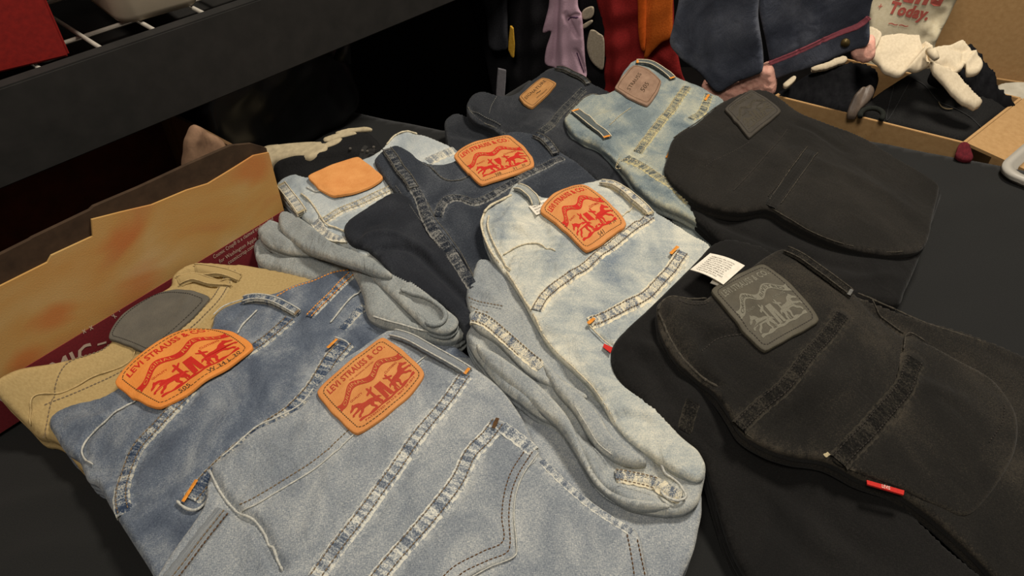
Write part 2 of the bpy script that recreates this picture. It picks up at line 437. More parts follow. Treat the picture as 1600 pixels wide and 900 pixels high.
HORSE = [(.02,.60),(.06,.70),(.13,.76),(.17,.86),(.22,.93),(.24,.86),(.31,.84),(.38,.78),(.45,.66),(.55,.62),(.66,.62),(.75,.58),(.83,.50),(.93,.46),(.99,.30),(.94,.33),(.88,.38),(.86,.26),(.92,.14),(.90,.02),(.84,.02),(.85,.12),(.77,.22),(.72,.34),(.66,.22),(.70,.06),(.66,.00),(.61,.02),(.62,.10),(.57,.24),(.58,.36),(.46,.38),(.38,.36),(.30,.24),(.20,.18),(.16,.08),(.10,.12),(.14,.24),(.26,.34),(.30,.44),(.20,.40),(.08,.38),(.04,.30),(-.01,.34),(.03,.44),(.16,.50),(.26,.56),(.27,.66),(.20,.68),(.14,.64),(.08,.60)]
MAN = [(.40,.0),(.48,.0),(.52,.36),(.60,.0),(.70,.0),(.62,.5),(.60,.72),(.86,.86),(.84,.93),(.60,.84),(.58,.96),(.48,1.0),(.42,.92),(.44,.82),(.14,.74),(.14,.66),(.42,.70),(.40,.45)]
PANTS = [(.15,1.0),(.85,1.0),(.95,.0),(.60,.0),(.52,.62),(.44,.0),(.08,.0)]
def wave(x): return .615 + .062 * np.cos((x - .02) * 4 * pi) * -1 + .035 * np.cos((x - .5) * 2 * pi)
def horse_art(A, detail=True):
    A.text('LEVI STRAUSS & CO.', .10, .80, .80, .095, .022)
    if detail: A.text('THE ORIGINAL RIVETED', .34, .742, .34, .022, .0)
    A.strip(lambda t: (.09 + .82 * t, wave(t) + .048), lambda t: (.09 + .82 * t, wave(t) - .048), 36)
    for e, q in ((.09, -1), (.91, 1)):
        y = wave(0); A.poly([(e, y + .05), (e + q * .03, y + .06), (e + q * .015, y), (e + q * .03, y - .06), (e, y - .05)])
    A.text('QUALITY', .19, .475, .15, .038, .01); A.text('CLOTHING', .66, .475, .18, .038, .01)
    y0 = .175; hh = .29
    A.poly([(.10 + .36 * x, y0 + hh * y) for x, y in HORSE]); A.poly([(.93 - .36 * x, y0 + hh * 1.05 * y) for x, y in HORSE])
    A.poly([(.33 + .14 * x, y0 + .34 * y) for x, y in MAN]); A.poly([(.58 + .13 * (1 - x), y0 + .31 * y) for x, y in MAN])
    A.poly([(.45 + .13 * x, y0 + .01 + .27 * y) for x, y in PANTS])
    A.strip(lambda t: (.12 + .78 * t, y0 + .004 + .012 * sin(t * 34)), lambda t: (.12 + .78 * t, y0 - .028 + .006 * sin(t * 23)), 30)
    if detail: A.text('PATENTED IN U.S. MAY 20 1873', .16, y0 - .072, .70, .028, .012)
def banner_art():
    A = Art()
    for x0, x1, tx in ((.12, .46, 'ORIGINAL'), (.54, .88, 'RIVETED')):
        A.text(tx, 0, 0, 1, 1, .0, fn=lambda V, x0=x0, x1=x1: np.stack([x0 + (x1 - x0) * V[:, 0], wave((x0 + (x1 - x0) * V[:, 0] - .09) / .82) - .026 + .052 * V[:, 1]], 1))
    return A

def patch(sh, pts, mat, parent, art=None, ink=None, ink2=None, art2=None, stitch=None, thick=.0016, off=.0024, curl=.0, name='leather_patch', label=None, stf=.06):
    """leather label from 8 rim points TL,TM,TR,RM,BR,BM,BL,LM; rounded corners"""
    Q = np.array([sh.find(x, y, off) for x, y in pts])
    def shape(uv):
        x = uv[:, 0] * 2 - 1; y = uv[:, 1] * 2 - 1       # u right, v up (TL = -1,+1)
        N = [(1 - x) * (1 + y) * (-x + y - 1) / 4, (1 - x * x) * (1 + y) / 2, (1 + x) * (1 + y) * (x + y - 1) / 4, (1 + x) * (1 - y * y) / 2,
             (1 + x) * (1 - y) * (x - y - 1) / 4, (1 - x * x) * (1 - y) / 2, (1 - x) * (1 - y) * (-x - y - 1) / 4, (1 - x) * (1 - y * y) / 2]
        return sum(n[:, None] * q for n, q in zip(N, Q))
    def surf(uv, lift=0.0):
        X = shape(uv); c = curl * (np.abs(uv[:, 0] * 2 - 1) ** 3 + np.abs(uv[:, 1] * 2 - 1) ** 3)
        return sh.f.world(X, sh.h(X) + off + c + lift)
    g = np.r_[0, .006, .018, np.linspace(.04, .96, 24), .982, .994, 1]; n = len(g); r = .035
    uu, vv = np.meshgrid(g, g, indexing='ij')
    x = uu * 2 - 1; y = vv * 2 - 1                       # squash square to rounded square
    m = np.maximum(np.abs(x), np.abs(y)); ang = np.arctan2(y, x)
    k = 1 - r * np.clip((np.minimum(np.abs(x), np.abs(y)) / (m + 1e-9) - .80) / .20, 0, 1) ** 2 * m
    wob = 1 + .006 * np.sin(ang * 9) * m
    uv = np.stack([(x * k * wob + 1) / 2, (y * k * wob + 1) / 2], -1).reshape(-1, 2)
    em = m.ravel(); rnd = -.0006 * np.clip((em - .965) / .035, 0, 1) ** 2
    V = surf(uv, 0) + rnd[:, None] * sh.f.n
    i = np.arange(n * n).reshape(n, n); Fc = np.stack([i[:-1, :-1], i[1:, :-1], i[1:, 1:], i[:-1, 1:]], -1).reshape(-1, 4)
    rim = np.r_[i[:, 0], i[-1, 1:], i[::-1, -1][1:], i[0, ::-1][1:-1]]; W0 = V[rim] - sh.f.n * (thick + .001); b0 = n * n; mm = len(rim); j = np.arange(mm)
    Fc2 = np.stack([rim[(j + 1) % mm], rim[j], b0 + j, b0 + (j + 1) % mm], 1)
    o = mesh(name, np.vstack([V, W0]), np.vstack([Fc, Fc2]), mat, parent, uv=np.vstack([uv, uv[rim]]) * .07, label=label)
    if art is not None: art.build('printed_emblem', surf, ink, o); banner_art().build('banner_lettering', surf, mat, o, .0005)
    if art2 is not None: art2.build('printed_size', surf, ink2, o)
    if stitch is not None:
        st = Stitch(); e = stf
        loop = [(e, e + .04), (e, 1 - e - .04), (e + .04, 1 - e), (1 - e - .04, 1 - e), (1 - e, 1 - e - .04), (1 - e, e + .04), (1 - e - .04, e), (e + .04, e), (e, e + .04)]
        L = resample(np.array(loop, float), .0055); W3 = surf(L, .0002); up = sh.f.n
        for q in range(0, len(W3) - 5, 7):
            a, b = W3[q], W3[q + 5]; d = b - a; d /= np.linalg.norm(d) + 1e-9; xx = np.cross(d, up) * .0004; k0 = len(st.V)
            st.V += [a - xx, b - xx, b + xx, a + xx, (a + b) / 2 + up * .0003]; st.F += [[k0, k0 + 1, k0 + 4], [k0 + 1, k0 + 2, k0 + 4], [k0 + 2, k0 + 3, k0 + 4], [k0 + 3, k0, k0 + 4]]
        st.build(stitch, o)
    return o
def art(**k):
    A = Art(); horse_art(A, **k); return A
def sizes(*items):
    A = Art()
    for t, u, v, w, h in items: A.text(t, u, v, w, h, .0)
    return A
# ------------------------------------------------------------------ setting
AZ = radians(38); BD = np.array([sin(AZ), cos(AZ), 0]); BN = np.array([-cos(AZ), sin(AZ), 0])      # along the crate face, and away from the table
AF = radians(42); FD = np.array([sin(AF), cos(AF), 0]); FN = np.array([-cos(AF), sin(AF), 0])
AR = radians(111); RD = np.array([sin(AR), cos(AR), 0]); RN = np.array([-cos(AR), sin(AR), 0]) * -1   # along the far table edge
RN = np.array([cos(AR) * -1, sin(AR), 0]); RN = np.array([-RD[1], RD[0], 0])                          # away from the camera
Z = np.array([0, 0, 1.0])
m_floor = plain('dark_floor', (46, 42, 40), (34, 31, 30), 8, .8)
m_wall = plain('black_drape_wall', (20, 19, 20), (13, 12, 13), 6, .95)
def struct(o): o['kind'] = 'structure'; return o
struct(box('floor', (0, .6, -.02), [(1, 0, 0), (0, 1, 0), Z], (3, 3, .02), m_floor))
struct(box('wall_back', (0, 2.6, 1.3), [(1, 0, 0), (0, 1, 0), Z], (3, .03, 1.3), m_wall))
struct(box('wall_left', (-2.2, .6, 1.3), [(1, 0, 0), (0, 1, 0), Z], (.03, 2.0, 1.3), m_wall))

# ------------------------------------------------------------------ table and its black cloth
m_cloth = plain('black_table_cloth', (31, 31, 30), (24, 24, 23), 900, .85, .3, .15, amount=.8, sheen=.12)
E0 = U(1400, 226, 0); farR = E0 + RD * .75
QL = U(10, 672, 0) + BN * .25; tt = ((E0 - QL) @ RN) / (BD @ RN); farL = QL + BD * tt; nearL = QL - BD * ((QL[1] + .02) / BD[1]); tt2 = ((E0 - (QL - BN * .22)) @ RN) / (BD @ RN)
tb = thing('folding_table', 'long folding table hidden under the black cloth', 'table', (0, .5, 0))
def quad_prism(name, P, z0, z1, mat, parent):
    V = [(*p, z1) for p in P] + [(*p, z0) for p in P]; n = len(P)
    return mesh(name, V, [list(range(n))] + [[i, i + n, (i + 1) % n + n, (i + 1) % n] for i in range(n)] + [list(range(n, 2 * n))[::-1]], mat, parent, smooth=False)
m_table = plain('grey_table_plastic', (120, 118, 114), None, 60, .6)
ins = .02
KA0 = QL - BN * .24 + BD * tt2
TP = [farR[:2] - RN[:2] * ins, KA0[:2] - RN[:2] * ins, (QL - BN * .24 + BD * .58)[:2], (QL - BN * .04 + BD * .52)[:2], nearL[:2] - BN[:2] * ins * 2 + (0, ins), (.95, .0)]
quad_prism('tabletop', TP, T - .05, T - .012, m_table, tb)
for x, y in ((.8, .08), (-.62, .08), (-.30, .95), (.9, .62)):
    tube('leg', [(x, y, .0), (x, y, T - .05)], .016, m_table, tb, 10)
# cloth: gently wrinkled top plus a hanging skirt along each side
KA = (QL - BN * .22 + BD * tt2)[:2]; KB = (QL - BN * .22 + BD * .60)[:2]; KC = (QL - BN * .02 + BD * .54)[:2]
CP = np.array([farR[:2], KA, KB, KC, nearL[:2], (1.0, -.04)])
def cloth():
    step = .008; lo = CP.min(0); hi = CP.max(0); nx, ny = ((hi - lo) / step).astype(int) + 2
    gx, gy = np.meshgrid(lo[0] + np.arange(nx) * step, lo[1] + np.arange(ny) * step, indexing='ij'); X = np.stack([gx.ravel(), gy.ravel()], 1)
    i = np.arange(nx * ny).reshape(nx, ny); q = np.stack([i[:-1, :-1], i[1:, :-1], i[1:, 1:], i[:-1, 1:]], -1).reshape(-1, 4)
    q = q[inside(X[q].mean(1), CP)]; used = np.unique(q); mp = np.full(nx * ny, -1); mp[used] = np.arange(len(used)); q = mp[q]; X = X[used]
    Em = np.concatenate([q[:, [a, (a + 1) % 4]] for a in range(4)]); key = np.sort(Em, 1); kk = key[:, 0].astype(np.int64) * len(X) + key[:, 1]
    u, inv, cnt = np.unique(kk, return_inverse=True, return_counts=True); be = Em[cnt[inv] == 1]; bv = np.unique(be)
    _, near, _ = segdist(X[bv], CP, np.roll(CP, -1, 0)); X[bv] = near
    z = T - .003 + .0010 * Noise2(3, .07)(X)
    for path, w, a in (([(0, 790), (120, 770), (230, 800)], .008, .003), ([(30, 860), (140, 850), (240, 880)], .010, .003), ([(1480, 330), (1600, 300)], .02, .001), ([(1120, 800), (1300, 900)], .010, .004), ([(60, 730), (120, 760)], .006, .002)):
        pp = resample(catmull([TABLE.px(a_, b_, 0) for a_, b_ in path], False), .01); d, _, _ = segdist(X, pp[:-1], pp[1:]); z = z + a * np.exp(-(d / w) ** 2)
    V = [np.column_stack([X, z])]; Fc = [q]; cen = CP.mean(0); loc = np.full(len(X), -1); loc[bv] = np.arange(len(bv)); nb = len(bv)
    for k, dz in enumerate((.006, .04, .25, .55)):
        out = (X[bv] - cen); out /= np.linalg.norm(out, axis=1)[:, None]; wv = np.sin(X[bv] @ [42, 31]) * .012 * min(1, dz * 3)
        V.append(np.column_stack([X[bv] + out * (.003 + wv)[:, None], z[bv] - dz])); a, b = be[:, 0], be[:, 1]; st = len(X)
        A, B = (a, b) if k == 0 else (st + (k - 1) * nb + loc[a], st + (k - 1) * nb + loc[b])
        Fc.append(np.stack([B, A, st + k * nb + loc[a], st + k * nb + loc[b]], 1))
    V = np.vstack(V); return mesh('tablecloth', V, np.vstack(Fc), m_cloth, None, uv=V[:, :2])
tag(cloth(), 'plain black tablecloth spread under all the folded jeans', 'tablecloth')

# ------------------------------------------------------------------ materials of the garments
C_LIGHT = denim('denim_light_blue', (94, 101, 111), (134, 139, 143), (184, 184, 178), .60, .46, 22, crumple=.45)
C_SEAM = seam('seam_light_blue', (84, 92, 104), (146, 150, 152), (206, 203, 190))
B_MID = denim('denim_mid_blue', (54, 62, 77), (92, 100, 112), (148, 152, 154), .40, .50, 26)
B_SEAM = seam('seam_mid_blue', (48, 60, 80), (104, 112, 122), (184, 180, 166))
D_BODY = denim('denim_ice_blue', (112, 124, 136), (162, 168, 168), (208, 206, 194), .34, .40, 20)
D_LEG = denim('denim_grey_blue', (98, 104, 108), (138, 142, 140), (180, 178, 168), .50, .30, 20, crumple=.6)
D_SEAM = seam('seam_ice_blue', (110, 116, 122), (170, 168, 158), (212, 204, 182))
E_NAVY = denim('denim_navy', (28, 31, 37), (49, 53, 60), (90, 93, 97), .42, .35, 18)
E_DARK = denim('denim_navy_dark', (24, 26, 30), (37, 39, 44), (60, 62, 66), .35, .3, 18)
E_SEAM = seam('seam_navy', (28, 32, 40), (58, 61, 66), (128, 126, 120), contrast=.8)
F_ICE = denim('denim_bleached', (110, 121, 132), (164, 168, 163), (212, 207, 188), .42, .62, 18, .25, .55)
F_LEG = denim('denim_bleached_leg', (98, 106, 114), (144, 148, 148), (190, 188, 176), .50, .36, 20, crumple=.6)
F_SEAM = seam('seam_bleached', (88, 96, 108), (178, 174, 160), (222, 210, 180), .0056)
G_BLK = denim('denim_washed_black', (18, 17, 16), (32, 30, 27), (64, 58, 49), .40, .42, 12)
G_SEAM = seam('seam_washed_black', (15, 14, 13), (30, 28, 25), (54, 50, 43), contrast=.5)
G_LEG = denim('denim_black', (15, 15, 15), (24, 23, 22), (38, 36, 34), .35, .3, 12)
H_BLK = denim('denim_soft_black', (20, 19, 17), (31, 29, 26), (50, 46, 41), .35, .35, 9)
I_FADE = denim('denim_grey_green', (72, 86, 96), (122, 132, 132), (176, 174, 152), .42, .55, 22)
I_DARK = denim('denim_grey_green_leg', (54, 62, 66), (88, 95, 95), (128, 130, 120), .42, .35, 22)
I_SEAM = seam('seam_grey_green', (70, 76, 78), (126, 126, 112), (184, 172, 128))
J_BLK = denim('denim_charcoal', (26, 28, 31), (42, 44, 48), (70, 71, 73), .4, .4, 18)
J_SEAM = seam('seam_charcoal', (30, 32, 36), (54, 56, 58), (90, 88, 82), contrast=.5)
K_KHA = plain('khaki_twill', (178, 154, 106), (154, 130, 86), 500, .92, .3, .15, amount=.7)
K_EDGE = plain('khaki_edge', (192, 168, 120), (162, 138, 94), 300, .92, .3, .15)
WORN = plain('worn_cotton_edge', (206, 202, 188), (150, 152, 150), 500, .95, .4, .1)
WORNW = plain('worn_cream_edge', (226, 214, 184), (170, 160, 138), 500, .95, .4, .1)
WORND = plain('worn_dark_edge', (112, 108, 98), (54, 54, 54), 400, .95, .4, .1)
WORNB = plain('worn_black_edge', (84, 78, 68), (40, 38, 35), 400, .95, .4, .1)
TH_TAN = plain('thread_tan', (128, 108, 82), (92, 80, 66), 400, .8, 0)
TH_CREAM = plain('thread_cream', (196, 180, 140), (150, 138, 112), 400, .8, 0)
TH_ORG = plain('thread_orange', (226, 150, 58), (190, 118, 40), 400, .7, 0)
TH_GREY = plain('thread_grey', (112, 110, 104), (74, 74, 74), 400, .8, 0)
TH_DARK = plain('thread_black', (58, 52, 46), (34, 32, 30), 400, .8, 0)
TH_BRN = plain('thread_brown', (100, 70, 40), (70, 50, 32), 400, .8, 0)
L_ORG = leather('leather_orange', (188, 118, 60), (212, 146, 84))
L_ORG2 = leather('leather_bright_orange', (210, 124, 52), (226, 146, 70))
L_BLANK = leather('leather_blank_tan', (200, 128, 66), (224, 158, 92))
L_GREY = leather('leather_charcoal', (78, 74, 66), (98, 92, 80))
L_BLK = leather('leather_black', (62, 58, 48), (88, 82, 68))
L_BLK2 = leather('leather_brown_black', (50, 46, 40), (72, 66, 57))
L_BRN = leather('leather_faded_brown', (118, 92, 74), (158, 128, 106))
L_TAN = leather('leather_tan', (150, 104, 56), (182, 132, 78))
INK = plain('red_ink', (178, 68, 46), (156, 56, 40), 900, .8, 0)
INK2 = plain('bright_red_ink', (200, 46, 34), (178, 38, 30), 900, .8, 0)
INKG = plain('grey_print', (122, 118, 104), (100, 96, 84), 900, .8, 0)
INKB = plain('dull_print', (72, 66, 54), (60, 55, 46), 900, .8, 0)
INKD = plain('dark_print', (74, 56, 38), (60, 46, 32), 900, .8, 0)
REDTAB = plain('red_tab_cloth', (206, 50, 40), (170, 34, 30), 500, .8, .2)
WHITE = plain('white_label_cloth', (232, 224, 208), (214, 206, 190), 300, .8, .1)
PRINT = plain('black_print', (70, 64, 60), (56, 52, 50), 300, .8, 0)

def loop(sh, pts, w, mat, root, edge=None, tack=TH_ORG, tacks=(True, True), st=None, arch=.0015, label=None):
    """belt loop: arched strap with stitched rims and a bar tack at each end"""
    o = sh.ribbon('belt_loop', pts, w, mat, root, hgt=.0030, pucker=.0001, arch=arch, label=label)
    if edge is not None:
        for sgn in (-1, 1):
            P = sh.path(pts, .0015, .003); tg = np.gradient(P, axis=0); tg /= np.linalg.norm(tg, axis=1)[:, None]; P = P + np.stack([-tg[:, 1], tg[:, 0]], 1) * (w / 2 - .0009) * sgn
            a = arch * np.clip(np.sin(np.linspace(0, pi, len(P))), 0, 1) ** .5
            tube('rim', sh.f.world(P, sh.h(P) + .0026 + a), .0007, edge, o, 5)
    if tack is not None:
        s = Stitch(); P = sh.path(pts, .001, .004); tg = np.gradient(P, axis=0); tg /= np.linalg.norm(tg, axis=1)[:, None]; nr = np.stack([-tg[:, 1], tg[:, 0]], 1)
        for use, i in ((tacks[0], 2), (tacks[1], -3)):
            if not use: continue
            for k in range(int(w * .8 / .0007)):
                p = P[i] + nr[i] * (k * .0007 - w * .4); z = float(sh.h(p)[0]) + .0042; q = sh.f.world(p, z)[0]; d3 = sh.f.a * tg[i][0] + sh.f.b * tg[i][1]; x3 = sh.f.a * nr[i][0] + sh.f.b * nr[i][1]
                n0 = len(s.V); s.V += [q - d3 * .0016 - x3 * .0003 - sh.f.n * .0005, q - d3 * .0016 + x3 * .0003 - sh.f.n * .0005, q + d3 * .0016 + x3 * .0003 - sh.f.n * .0005, q + d3 * .0016 - x3 * .0003 - sh.f.n * .0005, q + sh.f.n * .0005]
                s.F += [[n0, n0 + 1, n0 + 4], [n0 + 1, n0 + 2, n0 + 4], [n0 + 2, n0 + 3, n0 + 4], [n0 + 3, n0, n0 + 4]]
        s.build(tack, o, 'bar_tack')
    return o
def double(st, sh, pts, wd, off=.002, **k):
    st.run(sh, pts, off, side=wd / 2, **k); st.run(sh, pts, off, side=-wd / 2, **k)

# ================================================================== jeans in front: light blue
r = thing('jeans', 'large light blue jeans in front with a flat orange leather patch', 'jeans', U(620, 720), group='jeans folded on the table')
leg = Sheet([(690, 560), (850, 600), (1000, 680), (1085, 750), (1097, 790), (1092, 825), (1084, 860), (1064, 905), (1048, 960), (1034, 1010), (800, 1010), (700, 800)], .036, thick=.034, roll=.006, layers=3, seed=11, noise=.0008,
            strokes=[([(860, 660), (960, 790), (1000, 880)], .006, .002), ([(1030, 830), (1060, 900)], .006, .0015)])
leg.build('folded_leg', C_LIGHT, r)
top = Sheet([(236, 912, .046), (262, 868, .046), (300, 815, .047), (320, 782, .048), (328, 732, .050), (365, 698, .052), (400, 668, .053), (432, 653, .054), (470, 632, .054), (492, 605, .055), (520, 572, .055), (560, 543, .055), (607, 513, .055),
             (650, 524, .055), (700, 550, .054), (738, 571, .053), (780, 602, .052), (815, 650, .051), (842, 705, .050), (880, 745, .049), (920, 780, .048), (960, 806, .047), (988, 822, .047), (1001, 842, .046), (1008, 875, .046), (1014, 910, .046), (1018, 960, .046), (1010, 1010, .046), (700, 1015, .05), (400, 1015, .048), (200, 1010, .046), (215, 950, .046)],
            ctrl=[(600, 650, .057), (600, 800, .056), (450, 780, .055), (750, 850, .053)], thick=.022, roll=.0045, layers=3, seed=5, noise=.0009, res=.0020,
            strokes=[([(327, 740), (348, 775), (372, 802), (398, 815), (415, 840), (424, 862), (440, 888)], .0030, -.0060), ([(352, 728), (388, 700), (430, 690)], .004, .0012), ([(500, 640), (470, 690), (420, 740)], .006, .0009),
                     ([(645, 660), (560, 790), (500, 870)], .004, .0006), ([(590, 600), (650, 690)], .008, .0007), ([(520, 720), (500, 790), (470, 860)], .005, .0010), ([(620, 740), (640, 790), (600, 860)], .006, -.0010), ([(700, 640), (740, 700), (730, 760)], .005, .0010), ([(400, 760), (460, 740), (500, 690)], .004, .0009), ([(860, 800), (940, 860)], .007, -.0012), ([(560, 560), (540, 610)], .004, .0008), ([(400, 850), (430, 900)], .007, .0022), ([(770, 690), (700, 800), (620, 900)], .006, -.0007), ([(820, 660), (880, 720), (960, 790)], .004, .0010),
                     ([(500, 700), (600, 690), (690, 600)], .0022, -.0010), ([(845, 800), (880, 850), (900, 900)], .006, .0012)])
top.build('body', C_LIGHT, r)
wp = [(658, 566), (640, 590), (600, 640), (556, 676), (505, 722), (452, 757), (402, 787), (378, 800)]
top.piping('waistband_seam', wp, .0009, WORN, r, .0002); top.piping('waistband_seam', [(640, 577), (660, 560), (676, 550)], .0008, WORN, r, .0002)
st = Stitch(); st.run(top, [(x - 7, y - 9) for x, y in wp[3:]], .0008)
yk = [(727, 583), (700, 622), (668, 660), (636, 703), (598, 757), (558, 812), (515, 868), (478, 920), (450, 965)]
top.ribbon('yoke_seam', yk, .0125, C_SEAM, r, .0022, .0006); double(st, top, yk, .0072, .0026)
ph = [(778, 658), (762, 680), (735, 708), (716, 748), (680, 796), (640, 842), (604, 884), (570, 930), (545, 970)]
pocket = Sheet([(772, 654), (800, 668), (841, 706), (820, 735), (806, 768), (802, 805), (805, 850), (803, 868), (765, 884), (725, 906), (690, 960), (640, 1010), (530, 1000), (590, 905), (650, 832), (715, 748), (735, 705)], base=top, off=.0016, thick=.003, roll=.0012, res=.0018, noise=.0004, seed=8)
pocket.build('back_pocket', C_LIGHT, r)
pocket.ribbon('pocket_hem', [(783, 664), (800, 676), (818, 690), (834, 703)], .011, C_SEAM, r, .0016, .0005); pocket.ribbon('pocket_hem', ph, .0135, C_SEAM, r, .0016, .0005); st.run(pocket, ph, .0022, side=.0040); st.run(pocket, ph, .0022, side=-.0045)
pr = [(832, 705), (811, 738), (799, 770), (795, 805), (797, 848), (790, 864), (760, 876), (720, 896), (690, 930), (672, 960)]
sto = Stitch(); sto.run(pocket, pr, .0006); sto.run(pocket, [(822, 700), (800, 734), (788, 770), (784, 808), (786, 845), (752, 862), (710, 884), (680, 915), (660, 945)], .0006)
top.piping('pocket_edge', [(842, 706), (820, 737), (807, 768), (803, 805), (807, 850), (803, 870), (765, 886), (725, 908)], .0007, WORN, r, .0012)
sto.bar(pocket, (771, 668), (778, 652), .003, .003); sto.run(top, [(980, 834), (987, 870), (992, 905), (996, 950)], .0008); sto.run(top, [(996, 842), (1003, 875), (1009, 905), (1012, 950)], .0008)
top.ribbon('side_seam', [(846, 718), (880, 752), (920, 786), (960, 813), (988, 830)], .006, C_SEAM, r, .001, .0007, .004)
lm = [(348, 795), (318, 832), (288, 872), (262, 905)]
top.ribbon('fly_seam', lm, .014, C_LIGHT, r, .0020, .0001); sto.run(top, [(x + 8, y + 6) for x, y in lm], .0026); st.run(top, [(x + 2, y + 1) for x, y in lm], .0026)
top.piping('waistband_edge', [(327, 734), (345, 770), (370, 800), (396, 812), (413, 834), (420, 852), (427, 856), (434, 876), (442, 892)], .0013, WORN, r, .0012)
top.piping('waistband_edge', [(345, 714), (366, 697), (400, 667), (432, 652), (470, 631), (490, 606)], .0010, WORN, r, -.001)
loop(top, [(612, 519), (640, 530), (668, 546), (700, 563), (733, 580)], .0095, C_LIGHT, r, WORN, TH_ORG, (False, True), arch=.004)
st.build(TH_TAN, r); sto.build(TH_BRN, r)
patch(top, [(493, 612), (545, 564), (597, 525), (633, 550), (665, 583), (622, 632), (557, 679), (523, 648)], L_ORG, r, art(), INK, stitch=TH_BRN, off=.0035)

# ================================================================== mid-blue jeans left
r = thing('jeans', 'mid-blue jeans at left with bright orange patch marked 505, over the khaki trousers', 'jeans', U(350, 650), group='jeans folded on the table')
sh = Sheet([(74, 658, .026), (84, 640, .028), (112, 628, .029), (165, 615, .032), (210, 585, .034), (275, 535, .038), (325, 512, .040), (332, 492, .040), (350, 477, .040), (400, 462, .040), (440, 452, .040), (500, 430, .040), (550, 417, .040), (566, 440, .038), (600, 480, .036), (680, 520, .034), (760, 590, .034),
            (700, 750, .036), (500, 1000, .034), (260, 955, .028), (237, 897, .028), (205, 845, .027), (175, 797, .026), (152, 757, .025), (134, 747, .025), (128, 735, .025), (120, 716, .025), (98, 700, .025), (84, 678, .025)],
           ctrl=[(250, 720, .036), (400, 600, .042)], thick=.026, roll=.008, layers=4, seed=21, noise=.0013, res=.0020,
           strokes=[([(214, 622), (180, 642), (150, 666), (130, 695), (134, 716)], .003, -.003), ([(195, 640), (160, 655), (120, 660), (95, 670)], .006, .003), ([(128, 742), (150, 738), (180, 736)], .004, -.002), ([(128, 728), (160, 727)], .003, .0015),
                    ([(330, 590), (300, 660), (240, 740)], .008, .0012), ([(380, 620), (300, 740)], .007, .0012), ([(480, 500), (500, 560), (450, 620)], .007, .0016), ([(560, 450), (575, 490), (600, 520)], .005, -.003), ([(440, 460), (480, 440), (540, 425)], .004, .0015),
                    ([(380, 480), (360, 500), (340, 510)], .004, -.0015), ([(580, 500), (620, 525), (690, 545)], .006, .002), ([(180, 830), (240, 790)], .006, .0015)])
sh.build('body', B_MID, r)
ys = [(452, 496), (425, 520), (392, 543), (350, 570), (300, 605), (252, 655), (212, 700), (194, 745), (188, 775), (192, 800)]
sh.ribbon('yoke_seam', ys, .0125, B_SEAM, r, .0022, .0006); st = Stitch(); double(st, sh, ys, .0072, .0026)
sh.piping('waistband_seam', [(217, 621), (190, 638), (165, 658), (142, 680), (128, 702), (133, 718), (146, 726)], .0011, WORN, r, .0012)
sh.piping('waistband_seam', [(371, 521), (380, 506), (396, 490), (402, 484)], .0011, WORN, r, .0012)
sh.piping('waistband_edge', [(333, 492), (350, 478), (378, 468), (400, 464)], .0009, WORN, r, -.001)
hp = [(540, 533), (520, 556), (503, 583), (484, 612), (456, 640), (420, 664), (388, 688), (352, 718), (322, 748), (297, 778)]
sh.ribbon('pocket_hem', hp, .0165, B_SEAM, r, .0026, .0006, .0055); st.run(sh, hp, .0032, side=.0050); st.run(sh, hp, .0032, side=-.0055)
sto = Stitch(); sto.bar(sh, (512, 543), (527, 529), .0026, .0045); sto.bar(sh, (286, 783), (308, 748), .0026, .0045)
sh.piping('hem_edge', [(522, 526), (540, 533), (547, 541)], .0011, WORN, r, .002); sh.piping('hem_edge', [(276, 782), (290, 794), (308, 796), (328, 778)], .0016, WORN, r, .002)
sp = [(482, 492), (502, 472), (524, 450), (550, 424)]
sh.ribbon('fly_strap', sp, .009, B_SEAM, r, .003, .0002); st2 = Stitch(); st2.run(sh, sp, .0036, side=.002); st2.run(sh, sp, .0036, side=-.0028); st2.run(sh, [(432, 462), (470, 444), (510, 429), (545, 421)], .0006, roll=True)
sh.piping('fly_edge', [(516, 504), (532, 484), (556, 460), (572, 442)], .0012, WORN, r, .001)
sh.ribbon('inner_seam', [(534, 512), (556, 488), (580, 462)], .008, B_SEAM, r, .0018, .0004)
loop(sh, [(378, 467), (400, 466), (424, 470), (446, 479), (466, 488)], .008, B_SEAM, r, WORN, TH_TAN, (False, True), arch=.004)
st.build(TH_TAN, r); st2.build(TH_ORG, r); sto.build(TH_ORG, r, 'bar_tack')
patch(sh, [(177, 598), (247, 532), (328, 514), (368, 520), (398, 543), (322, 592), (249, 638), (210, 622)], L_ORG2, r, art(detail=False), INK2, TH_DARK, sizes(('505', .26, .065, .11, .06), ('W 34 L 30', .56, .065, .32, .06)), stitch=TH_BRN, off=.0055)

